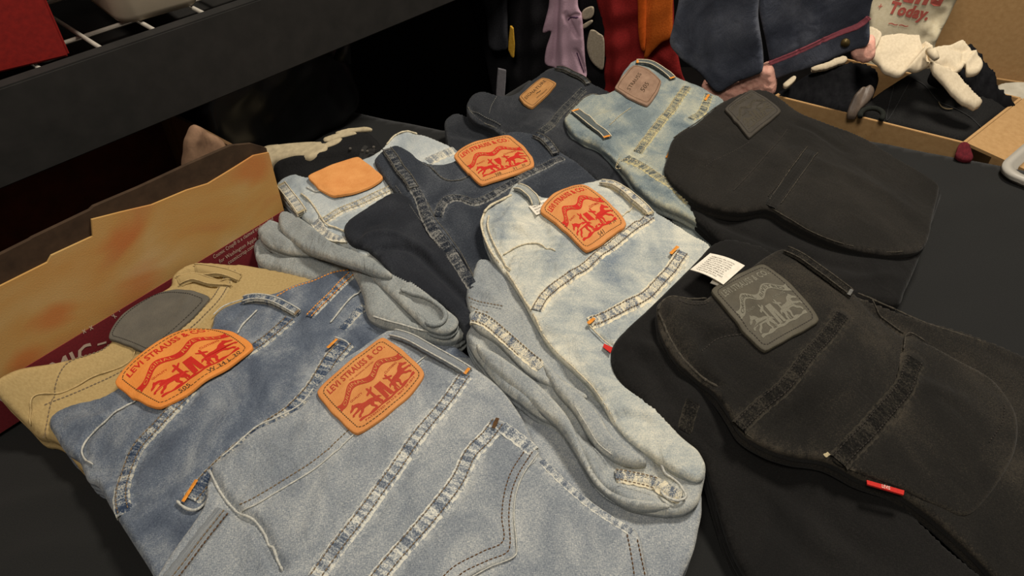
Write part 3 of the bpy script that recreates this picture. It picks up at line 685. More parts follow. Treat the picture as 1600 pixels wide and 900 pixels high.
# ================================================================== khaki trousers
r = thing('trousers', 'khaki trousers at far left with blank dark grey patch, beside the fruit crate', 'trousers', U(180, 600), group=None)
sh = Sheet([(-14, 596, .060), (28, 574, .056), (100, 561, .042), (160, 540, .038), (200, 500, .043), (240, 462, .049), (266, 446, .051), (268, 424, .061), (300, 407, .059), (350, 410, .044), (402, 416, .034), (475, 431, .033), (520, 445, .030), (540, 480, .026), (400, 620, .024), (150, 700, .018), (140, 722, .017), (130, 733, .017), (112, 716, .016), (98, 697, .016), (82, 684, .016), (54, 674, .022), (36, 656, .030), (14, 636, .038), (-2, 618, .050)],
           thick=.020, roll=.005, layers=2, seed=31, noise=.0010, res=.0024,
           strokes=[([(0, 622), (20, 642), (40, 662), (62, 676)], .0025, -.005), ([(210, 550), (195, 566), (150, 590), (100, 610), (60, 625), (48, 645), (52, 668)], .0022, -.003), ([(275, 424), (300, 424), (330, 434), (360, 446)], .002, -.003),
                    ([(380, 440), (370, 500), (340, 560)], .007, .0012), ([(310, 440), (300, 460), (280, 500)], .004, .001), ([(60, 600), (150, 570)], .008, .001), ([(90, 640), (120, 690)], .006, .0015)])
sh.build('body', K_KHA, r)
sh.piping('waistband_seam', [(212, 548), (196, 566), (150, 590), (100, 611), (60, 627), (48, 645), (50, 668)], .0010, K_EDGE, r, .0004)
ks = [(362, 420), (340, 462), (312, 492), (286, 515), (256, 540), (236, 556)]
sh.ribbon('yoke_seam', ks, .010, K_EDGE, r, .0018, .0005); st = Stitch(); double(st, sh, ks, .006, .0022); st.run(sh, [(2, 596), (40, 578), (100, 566), (155, 548), (172, 536)], .0006, roll=True); st.run(sh, [(215, 558), (198, 574), (152, 598), (104, 619), (66, 634)], .0006)
loop(sh, [(302, 414), (326, 422), (352, 427), (374, 433)], .010, K_KHA, r, K_EDGE, None, arch=.003)
loop(sh, [(272, 425), (300, 432), (330, 440), (360, 441)], .009, K_KHA, r, K_EDGE, None, arch=.002)
st.build(TH_TAN, r)
patch(sh, [(168, 528), (192, 486), (238, 450), (282, 447), (331, 464), (282, 512), (228, 552), (198, 538)], L_GREY, r, off=.004, stitch=TH_DARK)

# ================================================================== ice-blue jeans with blank patch, legs rolled towards the front
r = thing('jeans', 'ice-blue jeans with blank tan patch, grey-blue legs rolled into a fold at the front', 'jeans', U(600, 350), group='jeans folded on the table')
lg = Sheet([(395, 380, .034), (402, 369, .036), (430, 366, .038), (480, 370, .042), (540, 372, .046), (610, 398, .050), (665, 435, .052), (706, 468, .052), (729, 499, .050), (724, 518, .048), (694, 527, .048), (640, 516, .048), (600, 503, .048), (574, 488, .048), (567, 460, .046), (553, 428, .044), (530, 413, .040), (502, 430, .036), (470, 430, .034), (430, 418, .032), (402, 406, .032)],
           thick=.022, roll=.008, layers=3, seed=41, noise=.0010, res=.0020,
           strokes=[([(398, 392), (430, 388), (470, 398), (520, 404)], .004, -.006), ([(440, 410), (500, 408), (548, 402)], .005, .003), ([(500, 428), (520, 412), (545, 412)], .006, -.004), ([(560, 400), (620, 440), (660, 470), (700, 488)], .006, .003), ([(632, 465), (660, 478), (684, 490), (688, 502), (672, 508), (650, 500)], .0028, -.008),
                    ([(590, 492), (640, 508), (690, 514), (714, 502), (712, 484)], .004, .003), ([(540, 392), (580, 440), (590, 480)], .006, .002)])
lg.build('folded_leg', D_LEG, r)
ml = Sheet([(400, 352, .046), (412, 341, .048), (436, 346, .049), (480, 366, .050), (540, 372, .054), (620, 420, .058), (690, 474, .060), (716, 498, .060), (700, 516, .058), (668, 510, .057), (640, 486, .057), (590, 440, .054), (545, 410, .050), (500, 396, .047), (450, 392, .045), (412, 376, .045)],
           thick=.010, roll=.005, layers=2, seed=42, noise=.0010, res=.0020, strokes=[([(428, 350), (470, 376), (530, 400), (580, 430)], .003, -.004), ([(410, 360), (450, 378), (500, 392)], .004, .002), ([(640, 462), (672, 486), (690, 500)], .004, -.004)])
ml.build('folded_leg', D_LEG, r)
ul = Sheet([(436, 331, .054), (452, 329, .055), (482, 346, .057), (520, 376, .060), (566, 394, .063), (612, 424, .064), (596, 428, .062), (560, 414, .061), (520, 402, .058), (480, 388, .055), (450, 368, .053), (436, 350, .053)], thick=.008, roll=.006, seed=44, noise=.0006, res=.0018); ul.build('folded_leg', D_LEG, r)
ml.piping('hem_edge', [(626, 452), (650, 460), (676, 470), (694, 486), (694, 500), (680, 508), (664, 504)], .0032, D_LEG, r, .002, wob=.05)
lg.piping('hem_edge', [(582, 494), (620, 505), (660, 516), (696, 518), (716, 506)], .0012, WORN, r, .0008)
bd = Sheet([(430, 291, .056), (439, 276, .058), (460, 269, .060), (482, 274, .061), (520, 262, .061), (560, 250, .061), (590, 236, .061), (612, 214, .062), (636, 204, .062), (652, 208, .062), (700, 224, .060), (724, 240, .058), (740, 260, .050), (700, 330, .050), (640, 360, .054), (575, 398, .056), (546, 384, .056), (505, 368, .055), (488, 350, .055), (470, 336, .055), (448, 316, .055)],
           thick=.012, roll=.006, layers=2, seed=43, noise=.0014, res=.0020,
           strokes=[([(485, 300), (500, 296), (512, 305), (530, 312)], .004, -.003), ([(470, 290), (490, 330), (520, 370), (550, 384)], .003, .002), ([(490, 344), (530, 352), (590, 330)], .005, .0015), ([(650, 216), (670, 226), (700, 232)], .004, .0015), ([(620, 225), (625, 250)], .004, -.002)])
bd.build('body', D_BODY, r)
sd = [(504, 342), (530, 328), (560, 316), (590, 302), (612, 292), (640, 278)]
bd.ribbon('yoke_seam', sd, .0125, D_SEAM, r, .002, .0006); st = Stitch(); double(st, bd, sd, .0072, .0024)
bd.ribbon('yoke_seam', [(668, 250), (690, 240), (712, 232)], .0125, D_SEAM, r, .002, .0006)
bd.piping('pocket_edge', [(470, 302), (486, 316), (497, 332), (508, 348), (526, 356), (540, 362)], .0014, WORNW, r, .001); bd.piping('waistband_seam', [(478, 292), (492, 299), (504, 296)], .001, WORN, r, .001)
bd.piping('waistband_edge', [(604, 226), (618, 211), (636, 205), (652, 209)], .0014, WORNW, r, .0)
bd.ribbon('pocket_hem', [(492, 344), (506, 362), (524, 368), (545, 374)], .010, D_SEAM, r, .0016, .0004)
loop(bd, [(438, 286), (448, 300), (460, 315), (472, 331)], .0110, D_SEAM, r, WORNW, TH_CREAM, (True, True), arch=.002, label=None)
st.build(TH_CREAM, r)
patch(bd, [(480, 277), (518, 258), (560, 246), (582, 262), (600, 279), (566, 297), (527, 307), (503, 298)], L_BLANK, r, off=.004, curl=.001)

# ================================================================== dark navy jeans
r = thing('jeans', 'dark navy jeans with orange red-printed patch, behind the bleached pair', 'jeans', U(700, 330), group='jeans folded on the table')
lg = Sheet([(537, 352, .064), (546, 340, .066), (575, 322, .067), (620, 298, .067), (665, 330, .064), (740, 420, .062), (770, 500, .060), (750, 540, .056), (700, 482, .056), (655, 456, .058), (618, 432, .060), (592, 402, .062), (578, 388, .063), (552, 378, .063), (540, 368, .063)],
           thick=.014, roll=.006, layers=2, seed=51, noise=.0010, res=.0022,
           strokes=[([(566, 374), (585, 366), (615, 366), (650, 382), (680, 405)], .004, .004), ([(592, 388), (620, 384), (650, 394), (700, 440), (740, 480)], .0035, -.006), ([(620, 320), (600, 345), (570, 355), (562, 372)], .003, -.002), ([(640, 420), (690, 460)], .005, .002)])
lg.build('folded_leg', E_DARK, r)
sh = Sheet([(585, 250, .068), (590, 240, .070), (604, 230, .071), (622, 225, .071), (642, 236, .070), (662, 250, .069), (700, 254, .067), (740, 230, .066), (790, 206, .066), (830, 208, .066), (858, 224, .066), (884, 239, .065), (912, 258, .064), (940, 285, .062), (960, 330, .060), (900, 440, .058), (800, 500, .058), (745, 455, .060), (715, 410, .062), (690, 375, .063), (665, 345, .065), (636, 318, .066), (612, 288, .067), (598, 270, .067)],
           thick=.020, roll=.006, layers=3, seed=52, noise=.0014, res=.0020,
           strokes=[([(672, 262), (684, 274), (700, 281), (716, 282), (734, 272)], .0025, -.002), ([(636, 262), (652, 256), (670, 258)], .002, -.0015), ([(650, 300), (680, 350), (720, 410)], .006, .002), ([(690, 320), (700, 304), (725, 300), (745, 316), (780, 300)], .005, .0015),
                    ([(612, 282), (640, 320), (655, 345)], .004, -.003), ([(740, 340), (770, 400)], .01, .0015), ([(800, 260), (850, 250), (880, 262)], .005, .001)])
sh.build('body', E_NAVY, r)
sh.ribbon('side_seam', [(640, 282), (655, 304), (664, 330), (676, 356), (694, 378), (712, 404), (728, 428), (742, 450)], .0115, E_SEAM, r, .0028, .0009, .0055)
ys = [(684, 336), (690, 318), (704, 308), (722, 308), (740, 314), (762, 306), (790, 290), (820, 272), (850, 258), (880, 244)]
sh.ribbon('yoke_seam', ys, .0100, E_SEAM, r, .002, .0005); st = Stitch(); double(st, sh, ys, .006, .0024, w=.0004)
st.run(sh, [(660, 254), (676, 262), (684, 272), (700, 279), (716, 280), (734, 272)], .0006); st.run(sh, [(618, 290), (634, 312), (654, 340), (684, 382), (716, 426)], .0010)
sh.piping('side_edge', [(668, 316), (682, 344), (700, 366), (722, 398), (740, 432)], .0007, WORND, r, .0030)
sh.piping('waistband_seam', [(668, 256), (678, 266), (690, 277), (704, 281), (720, 281), (736, 272)], .0008, WORND, r, .0002)
loop(sh, [(604, 231), (613, 244), (624, 262), (636, 276), (647, 292)], .0115, E_SEAM, r, WORND, TH_GREY, (True, True), arch=.002)
loop(sh, [(835, 209), (848, 216), (860, 228), (869, 239)], .0095, E_SEAM, r, WORND, TH_GREY, (False, True), arch=.002)
st.build(TH_GREY, r)
patch(sh, [(708, 243), (744, 220), (796, 210), (822, 232), (836, 259), (796, 274), (752, 289), (728, 266)], L_ORG, r, art(detail=False), INK2, INKD, sizes(('508', .30, .07, .10, .055), ('31', .62, .08, .06, .05), ('30', .78, .08, .06, .05)), stitch=TH_BRN, off=.005)

# ================================================================== bleached jeans in the middle
r = thing('jeans', 'bleached pale blue jeans in the middle with orange patch marked 541', 'jeans', U(900, 520), group='jeans folded on the table')
lg = Sheet([(727, 452, .060), (736, 430, .064), (750, 400, .068), (790, 420, .068), (860, 520, .062), (930, 600, .058), (980, 660, .056), (1040, 690, .054), (1084, 706, .052), (1103, 728, .050), (1100, 755, .049), (1092, 782, .048), (1074, 797, .047), (1046, 800, .047), (1008, 795, .047), (975, 786, .047), (950, 766, .048), (926, 745, .049), (907, 712, .050), (890, 684, .051), (868, 656, .052), (830, 636, .053), (790, 606, .054), (758, 572, .055), (738, 545, .056), (728, 520, .058), (736, 500, .059), (730, 472, .060)],
           thick=.018, roll=.008, layers=3, seed=61, noise=.0014, res=.0020, rumple=.0002,
           strokes=[([(762, 542), (790, 560), (840, 600), (880, 640), (920, 690)], .004, -.004), ([(740, 560), (775, 572), (820, 600)], .004, .002), ([(850, 560), (900, 600), (920, 618)], .003, -.003), ([(850, 640), (870, 632), (880, 640)], .003, -.004), ([(905, 690), (940, 745), (980, 775)], .005, .003),
                    ([(922, 672), (935, 690), (946, 700)], .003, -.013), ([(745, 500), (800, 540), (870, 580)], .005, .003), ([(1004, 692), (1024, 704), (1033, 718)], .003, -.015), ([(960, 730), (1000, 740), (1040, 752), (1050, 764)], .010, -.006), ([(950, 765), (1000, 780), (1060, 790)], .006, .003), ([(740, 450), (765, 460), (790, 480)], .005, .002)])
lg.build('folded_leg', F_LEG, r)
ob = Sheet([(744, 534, .064), (770, 545, .064), (800, 566, .062), (846, 600, .061), (884, 642, .059), (908, 690, .058), (926, 728, .057), (950, 758, .056), (986, 774, .055), (1030, 780, .054), (1050, 788, .053), (1000, 790, .053), (962, 776, .053), (932, 752, .054), (912, 722, .055), (892, 690, .056), (868, 656, .057), (826, 620, .058), (786, 586, .059), (756, 560, .060)], thick=.008, roll=.006, seed=65, noise=.0008, res=.0018); ob.build('folded_leg', F_LEG, r)
ib = Sheet([(846, 560, .066), (880, 590, .064), (910, 614, .063), (934, 640, .062), (956, 676, .061), (980, 694, .060), (1004, 710, .058), (1012, 720, .057), (986, 721, .057), (958, 712, .057), (934, 694, .058), (916, 668, .060), (896, 634, .062), (866, 600, .064)], thick=.008, roll=.006, seed=66, noise=.0008, res=.0018); ib.build('folded_leg', F_LEG, r)
ib.piping('fold_edge', [(898, 634), (918, 666), (934, 692), (956, 710)], .0007, WORN, r, .0)
ms = Sheet([(733, 492, .070), (740, 482, .071), (760, 486, .071), (800, 520, .068), (840, 556, .064), (880, 590, .062), (918, 616, .060), (905, 618, .059), (872, 604, .060), (840, 588, .061), (812, 566, .063), (775, 530, .066), (745, 510, .068)],
           thick=.008, roll=.003, layers=1, seed=62, noise=.0006, res=.0018)
ms.build('leg_hem', F_LEG, r)
ms.ribbon('hem_seam', [(738, 492), (760, 500), (790, 524), (822, 552), (846, 572)], .0115, F_SEAM, r, .0022, .0006)
st = Stitch(); st.run(ms, [(742, 486), (764, 494), (796, 520), (828, 548), (848, 564)], .003); st.run(ms, [(737, 500), (758, 508), (784, 530), (812, 556)], .003)
tp = Sheet([(753, 345, .080), (757, 330, .082), (770, 318, .083), (790, 306, .083), (800, 290, .083), (812, 286, .083), (836, 300, .083), (858, 306, .083), (885, 294, .083), (922, 284, .082), (940, 278, .082), (962, 285, .081), (985, 300, .080), (1010, 318, .079), (1030, 333, .078), (1055, 348, .076), (1085, 366, .074), (1112, 386, .072), (1100, 420, .068), (1060, 470, .065), (1010, 530, .064), (1000, 590, .063), (1030, 640, .061), (1060, 674, .060), (1092, 700, .058), (1104, 728, .056), (1094, 748, .056),
            (1060, 735, .058), (1030, 716, .059), (1004, 698, .060), (980, 678, .062), (955, 650, .063), (938, 622, .064), (922, 600, .065), (895, 574, .067), (868, 548, .068), (848, 522, .070), (834, 498, .071), (815, 462, .073), (792, 428, .074), (770, 398, .077), (757, 370, .079)],
           ctrl=[(950, 400, .078), (900, 480, .073)], thick=.013, roll=.005, layers=2, seed=63, noise=.0013, res=.0018, rumple=.00025,
           strokes=[([(790, 418), (800, 396), (830, 388), (860, 384), (880, 382)], .003, -.003), ([(800, 330), (840, 345), (860, 380)], .005, -.003), ([(780, 360), (800, 350), (830, 362)], .006, .004), ([(850, 505), (880, 520), (960, 560), (1000, 610)], .008, .002), ([(860, 400), (880, 420), (910, 440)], .006, .0015),
                    ([(950, 640), (1000, 640), (1040, 668)], .006, .002), ([(800, 320), (790, 340), (775, 350)], .004, .003), ([(980, 320), (1000, 345), (1010, 350)], .004, -.003), ([(900, 540), (950, 600), (990, 660)], .006, .0016), ([(1020, 420), (1060, 400)], .005, -.001), ([(940, 420), (1000, 400), (1060, 370)], .006, .001),
                    ([(958, 655), (990, 650), (1020, 662)], .0035, -.0015)])
tp.build('body', F_ICE, r)
ys = [(1018, 336), (990, 354), (965, 374), (940, 392), (918, 412), (895, 426), (870, 444), (850, 462), (838, 482)]
tp.ribbon('yoke_seam', ys, .0120, F_SEAM, r, .0024, .0007, .0055); s2 = Stitch(); double(s2, tp, ys, .0072, .003)
pp_ = [(1068, 392), (1050, 418), (1028, 442), (1004, 464), (972, 480), (944, 494), (922, 502)]
po = Sheet([(1062, 384), (1078, 402), (1072, 416), (1050, 440), (1030, 470), (1000, 520), (976, 540), (958, 538), (938, 522), (918, 506), (922, 494), (950, 480), (985, 462), (1015, 440), (1040, 412), (1055, 390)], base=tp, off=.0018, thick=.003, roll=.0014, noise=.0004, res=.0018)
po.build('back_pocket', F_ICE, r); po.ribbon('pocket_hem', pp_, .013, F_SEAM, r, .002, .0006, .0055); double(s2, po, pp_, .0078, .0026)
sto = Stitch(); sto.bar(po, (1048, 396), (1060, 384), .003, .003); sto.bar(po, (919, 505), (930, 496), .003, .0035)
po.piping('pocket_edge', [(918, 504), (930, 518), (942, 530), (954, 540)], .0009, WORNW, r, .001)
tp.piping('waistband_edge', [(757, 332), (752, 348), (756, 368), (768, 394), (790, 424), (812, 456), (832, 488), (846, 518)], .0016, WORNW, r, -.002)
tp.piping('waistband_edge', [(764, 336), (762, 352), (768, 372), (780, 396), (798, 422)], .0013, WORNW, r, .0012)
tp.piping('waistband_edge', [(756, 332), (768, 320), (784, 312), (800, 304)], .0018, WORNW, r, .0)
tp.piping('waistband_seam', [(786, 398), (806, 386), (830, 380), (850, 384), (868, 392)], .0011, WORNW, r, .0004)
tp.piping('waistband_seam', [(972, 338), (985, 328), (994, 318)], .0010, WORNW, r, .0004)
tp.piping('fold_edge', [(848, 522), (870, 550), (898, 576), (924, 602), (940, 624), (957, 652), (982, 680), (1004, 697)], .0007, WORNW, r, -.002)
lg.piping('hem_edge', [(1036, 712), (1031, 724), (1038, 738), (1052, 748), (1064, 760), (1072, 776), (1058, 782), (1040, 776), (1032, 766)], .0014, WORN, r, .004)
lg.ribbon('hem_seam', [(962, 739), (984, 742), (1006, 746), (1028, 752), (1046, 764), (1066, 772)], .011, F_SEAM, r, .006, .0007, .0060); st.run(lg, [(962, 733), (984, 736), (1008, 741), (1034, 748)], .0075); st.run(lg, [(962, 748), (984, 752), (1006, 757), (1028, 764)], .0075)
loop(tp, [(938, 283), (958, 289), (978, 302), (998, 318), (1018, 334)], .0085, F_SEAM, r, WORNW, TH_CREAM, (False, True), arch=.004)
loop(tp, [(806, 290), (818, 296), (832, 308), (838, 318)], .010, F_ICE, r, WORNW, TH_CREAM, (False, False), arch=.003)
for f_, pts_ in ((lg, [(732, 464), (746, 470), (766, 474), (786, 478)]), (lg, [(735, 478), (748, 484), (764, 488)])): st.run(f_, pts_, .003)
st.build(TH_TAN, r); s2.build(TH_TAN, r); sto.build(TH_ORG, r, 'bar_tack')
patch(tp, [(843, 330), (868, 300), (912, 287), (948, 312), (981, 350), (948, 374), (916, 393), (880, 358)], L_ORG, r, art(detail=False), INK2, INKD, sizes(('541', .42, .07, .12, .055), ('W 34', .70, .12, .16, .05)), stitch=TH_BRN, off=.005)
def flat_tag(name, sh, quad, off, mat, parent, lines=0, label=None, curl=0, thick=.0006):
    """small sewn-in cloth label; quad TL, TR, BR, BL in order"""
    q = [sh.find(x, y, off) for x, y in quad]; n = 8; V = []; uvs = []
    def P(u, v, l=0):
        X = (1 - u) * (1 - v) * q[3] + u * (1 - v) * q[2] + u * v * q[1] + (1 - u) * v * q[0]
        return sh.f.world(X, float(sh.h(q[0])[0]) * .5 + float(sh.h(q[2])[0]) * .5 + off + curl * sin(u * pi) + l)[0]
    for i in range(n + 1):
        for j in range(2): V.append(P(i / n, j)); uvs.append((i / n * .03, j * .03))
    for i in range(n + 1):
        for j in range(2): V.append(P(i / n, j, -thick)); uvs.append((i / n * .03, j * .03))
    Fs = []; m = 2 * (n + 1)
    for i in range(n): Fs += [[2 * i, 2 * i + 2, 2 * i + 3, 2 * i + 1], [m + 2 * i + 1, m + 2 * i + 3, m + 2 * i + 2, m + 2 * i], [2 * i, m + 2 * i, m + 2 * i + 2, 2 * i + 2], [2 * i + 3, m + 2 * i + 3, m + 2 * i + 1, 2 * i + 1]]
    Fs += [[0, 1, m + 1, m], [2 * n + 1, 2 * n, m + 2 * n, m + 2 * n + 1]]
    o = mesh(name, V, Fs, mat, parent, uv=uvs, smooth=False, label=label)
    if lines:
        A = Art(); words = ['STYLE', 'COTTON', 'WASH WARM', 'TUMBLE DRY', 'DO NOT IRON', 'MADE IN', 'RN 0423', 'SIZE 34 X 32', 'HECHO EN', '99% COTTON', '1% ELASTANE']
        rr = random.Random(3)
        for k in range(lines):
            v = .90 - .86 * (k + 1) / (lines + .3); w = rr.choice(words)
            A.text(w + ' ' + rr.choice(words), .12, v + .015, rr.uniform(.55, .76), .86 / (lines + .3) * .55, 0)
        A.build('printed_lines', lambda uv, l: np.array([P(a, b, l) for a, b in uv]), PRINT, o, .0002)
    return o
flat_tag('red_tab', tp, [(944, 536), (957, 543), (954, 552), (942, 541)], .004, REDTAB, r, label='small red tab at the pocket edge')
flat_tag('care_label', tp, [(826, 322), (854, 310), (862, 326), (838, 338)], .0015, WHITE, r, 3, label='white care label beside the patch')

# ================================================================== black jeans front right
r = thing('jeans', 'washed black jeans at front right with black embossed patch, white care label and red tab', 'jeans', U(1300, 640), group='jeans folded on the table')
lg = Sheet([(1098, 394, .074), (1112, 380, .075), (1135, 373, .075), (1175, 378, .074), (1210, 392, .072), (1300, 480, .060), (1400, 760, .036), (1560, 920, .030), (1500, 1000, .024), (1250, 1000, .02), (1160, 880, .022), (1120, 780, .030), (1100, 715, .044), (1065, 684, .054), (1036, 662, .060), (1012, 634, .064), (982, 604, .068), (962, 578, .070), (955, 552, .072), (962, 528, .074), (985, 502, .074), (1020, 470, .074), (1062, 430, .074)],
           thick=.022, roll=.009, layers=3, seed=71, noise=.0016, res=.0026,
           strokes=[([(985, 555), (1010, 566), (1030, 590), (1040, 620)], .008, -.005), ([(990, 540), (1020, 545), (1050, 570)], .006, .003), ([(1060, 590), (1100, 650), (1150, 720), (1200, 780)], .012, .004), ([(1120, 690), (1180, 760), (1260, 860), (1330, 900)], .010, -.004), ([(1200, 730), (1280, 800), (1380, 880)], .010, -.004), ([(1130, 400), (1180, 395)], .01, .002)])
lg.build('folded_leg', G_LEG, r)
lg.ribbon('leg_seam', [(1084, 624), (1076, 648), (1070, 672)], .012, G_SEAM, r, .002, .0003)
sh = Sheet([(1026, 482, .086), (1034, 468, .088), (1052, 461, .088), (1080, 466, .088), (1102, 466, .088), (1130, 442, .088), (1165, 420, .088), (1196, 398, .087), (1222, 385, .086), (1248, 390, .085), (1290, 420, .082), (1335, 452, .078), (1390, 478, .070), (1450, 503, .062), (1530, 530, .054), (1620, 566, .046), (1700, 640, .040), (1700, 900, .036), (1620, 960, .034), (1560, 904, .036), (1528, 868, .038), (1490, 830, .042), (1450, 798, .044), (1400, 766, .048), (1345, 745, .052), (1292, 716, .056), (1240, 706, .060), (1200, 694, .063), (1160, 672, .066), (1138, 640, .070), (1112, 606, .074), (1082, 580, .078), (1056, 556, .082), (1034, 520, .085)],
           ctrl=[(1300, 600, .074), (1450, 650, .058)], thick=.016, roll=.005, layers=2, seed=72, noise=.0022, res=.0022, nscale=.045,
           strokes=[([(1036, 506), (1062, 546), (1090, 580), (1126, 606)], .003, -.004), ([(1050, 470), (1062, 510), (1100, 560), (1130, 600)], .007, .003), ([(1092, 548), (1112, 528), (1140, 522), (1164, 522)], .004, -.003), ([(1340, 462), (1372, 492), (1416, 522)], .003, -.003), ([(1380, 500), (1440, 530), (1520, 580), (1600, 630)], .012, -.003),
                    ([(1360, 474), (1450, 508), (1540, 536), (1620, 572)], .006, .002), ([(1150, 470), (1170, 520)], .01, .002), ([(1200, 640), (1300, 600), (1380, 560)], .01, .002), ([(1400, 640), (1360, 700)], .006, -.0015), ([(1410, 600), (1460, 610), (1520, 640)], .008, .003), ([(1060, 480), (1090, 500), (1130, 510)], .008, .003)])
sh.build('body', G_BLK, r)
ys = [(1318, 490), (1290, 526), (1268, 548), (1246, 578), (1224, 604), (1196, 626), (1172, 648), (1156, 664)]
sh.ribbon('yoke_seam', ys, .0125, G_SEAM, r, .0022, .0005); st = Stitch(); double(st, sh, ys, .0076, .0026)
st.run(sh, [(1166, 520), (1140, 524), (1116, 532), (1096, 548)], .001); st.run(sh, [(1060, 468), (1076, 474), (1100, 474), (1112, 468)], .001)
ph = [(1432, 560), (1422, 580), (1414, 604), (1384, 640), (1356, 672), (1330, 698), (1312, 718)]
po = Sheet([(1418, 520), (1448, 534), (1490, 556), (1560, 600), (1590, 660), (1580, 720), (1520, 800), (1470, 790), (1400, 757), (1345, 737), (1300, 712), (1340, 670), (1380, 626), (1404, 590), (1408, 550)], base=sh, off=.0018, thick=.003, roll=.0014, noise=.0006, res=.0022)
po.build('back_pocket', G_BLK, r); po.ribbon('pocket_hem', ph, .016, G_SEAM, r, .0022, .0004); double(st, po, ph, .010, .0028)
po.piping('pocket_edge', [(1412, 545), (1418, 521), (1446, 533)], .0010, WORNB, r, .0012)
st.run(po, [(1546, 690), (1566, 660), (1570, 630)], .001)
sh.piping('waistband_edge', [(1028, 484), (1036, 470), (1052, 463), (1080, 467), (1104, 466)], .0012, WORNB, r, -.0005)
sh.piping('waistband_edge', [(1028, 488), (1040, 516), (1058, 548), (1078, 572), (1100, 592), (1122, 604)], .0016, WORNB, r, -.0005)
sh.piping('side_edge', [(1340, 458), (1368, 470), (1400, 484), (1450, 506), (1500, 522), (1535, 534)], .0012, WORNB, r, -.001)
sh.piping('pocket_seam', [(1362, 466), (1374, 490), (1392, 506), (1412, 520)], .0009, WORNB, r, .0002)
sh.piping('lower_edge', [(1156, 670), (1184, 690), (1215, 702), (1250, 708), (1292, 716), (1345, 744), (1398, 764), (1440, 790)], .0007, WORNB, r, -.003)
loop(sh, [(1228, 388), (1250, 400), (1278, 420), (1306, 440), (1332, 458)], .0105, G_SEAM, r, WORNB, TH_GREY, (False, True), arch=.002)
lo2 = [(1064, 572), (1080, 606), (1104, 640)]
st.build(TH_DARK, r); s3 = Stitch(); s3.bar(sh, (1289, 712), (1296, 708), .003, .003); s3.build(TH_CREAM, r, 'bar_tack')
A = Art(); horse_art(A, False)
patch(sh, [(1110, 453), (1148, 430), (1193, 411), (1240, 447), (1283, 500), (1240, 524), (1196, 550), (1150, 500)], L_BLK, r, A, INKG, stitch=TH_DARK, off=.004)
flat_tag('care_label', sh, [(1110, 394), (1163, 418), (1130, 446), (1079, 419)], .004, WHITE, r, 9, label='white care label with black print standing out of the waistband', curl=.002)
flat_tag('care_label', sh, [(1116, 434), (1130, 440), (1124, 447), (1110, 441)], .001, WHITE, r)
flat_tag('red_tab', sh, [(1356, 747), (1412, 768), (1410, 776), (1356, 755)], .001, REDTAB, r, label='red tab with tiny white lettering at the pocket edge', thick=.0015)
A = Art(); A.text('LEVIS', .4, .1, .22, .8, .0)
qa = [U(1356, 747, .056), U(1412, 768, .056), U(1410, 776, .056), U(1356, 755, .056)]
def tabmap(uv, l):
    q = [sh.find(x, y, .001) for x, y in [(1356, 747), (1412, 768), (1410, 776), (1356, 755)]]
    X = np.array([(1 - u) * (1 - v) * q[3] + u * (1 - v) * q[2] + u * v * q[1] + (1 - u) * v * q[0] for u, v in uv]); z = (float(sh.h(q[0])[0]) + float(sh.h(q[2])[0])) / 2
    return sh.f.world(X, z + .0013 + l)
A.build('tab_lettering', tabmap, WHITE, r, .0003)

# ================================================================== black jeans behind right
r = thing('jeans', 'plain black jeans at upper right with dull brown-black patch, next to the cardboard box', 'jeans', U(1280, 320), group='jeans folded on the table')
lg = Sheet([(1042, 268, .056), (1050, 240, .060), (1080, 230, .060), (1200, 250, .055), (1400, 300, .045), (1468, 292, .036), (1466, 320, .034), (1450, 365, .034), (1434, 410, .034), (1416, 450, .034), (1402, 472, .034), (1345, 460, .036), (1260, 430, .042), (1190, 400, .046), (1120, 366, .048), (1080, 330, .050), (1050, 290, .053)],
           thick=.026, roll=.008, layers=3, seed=81, noise=.0014, res=.0026, strokes=[([(1110, 340), (1180, 370), (1260, 400), (1340, 420)], .006, -.003), ([(1240, 430), (1320, 436), (1400, 430)], .005, .002)])
lg.build('folded_leg', G_LEG, r)
sh = Sheet([(1040, 262, .066), (1044, 240, .068), (1052, 216, .069), (1080, 196, .070), (1110, 172, .070), (1140, 152, .070), (1172, 139, .070), (1200, 141, .068), (1224, 156, .066), (1252, 176, .062), (1290, 190, .058), (1334, 206, .054), (1380, 232, .050), (1420, 256, .046), (1462, 282, .042), (1468, 298, .040), (1458, 340, .042), (1444, 384, .044), (1400, 392, .048), (1350, 386, .052), (1300, 374, .056), (1262, 358, .060), (1232, 340, .062), (1200, 322, .064), (1150, 330, .063), (1100, 316, .063), (1062, 290, .064)],
           ctrl=[(1250, 260, .066)], thick=.014, roll=.006, layers=2, seed=82, noise=.0020, res=.0024, nscale=.05,
           strokes=[([(1248, 238), (1300, 262), (1360, 290), (1420, 330)], .010, .003), ([(1290, 220), (1330, 250), (1400, 290)], .012, -.003), ([(1060, 230), (1100, 250), (1140, 260)], .008, .002), ([(1240, 190), (1290, 215), (1330, 240)], .006, -.003), ([(1100, 240), (1120, 210), (1150, 190)], .003, -.001)])
sh.build('body', H_BLK, r)
sh.piping('hem_edge', [(1262, 228), (1244, 252), (1224, 280), (1202, 312)], .0008, WORNB, r, .0008); sh.piping('hem_edge', [(1278, 238), (1260, 262), (1240, 290), (1220, 318)], .0007, WORNB, r, .0008)
sh.ribbon('pocket_hem', [(1268, 234), (1252, 258), (1232, 284), (1212, 308), (1204, 320)], .013, H_BLK, r, .0018, .0002)
st = Stitch(); st.run(sh, [(1276, 240), (1258, 264), (1238, 290), (1220, 312)], .001); st.run(sh, [(1256, 232), (1240, 254), (1222, 280), (1200, 306)], .001); st.run(sh, [(1170, 222), (1130, 244), (1100, 262)], .0006)
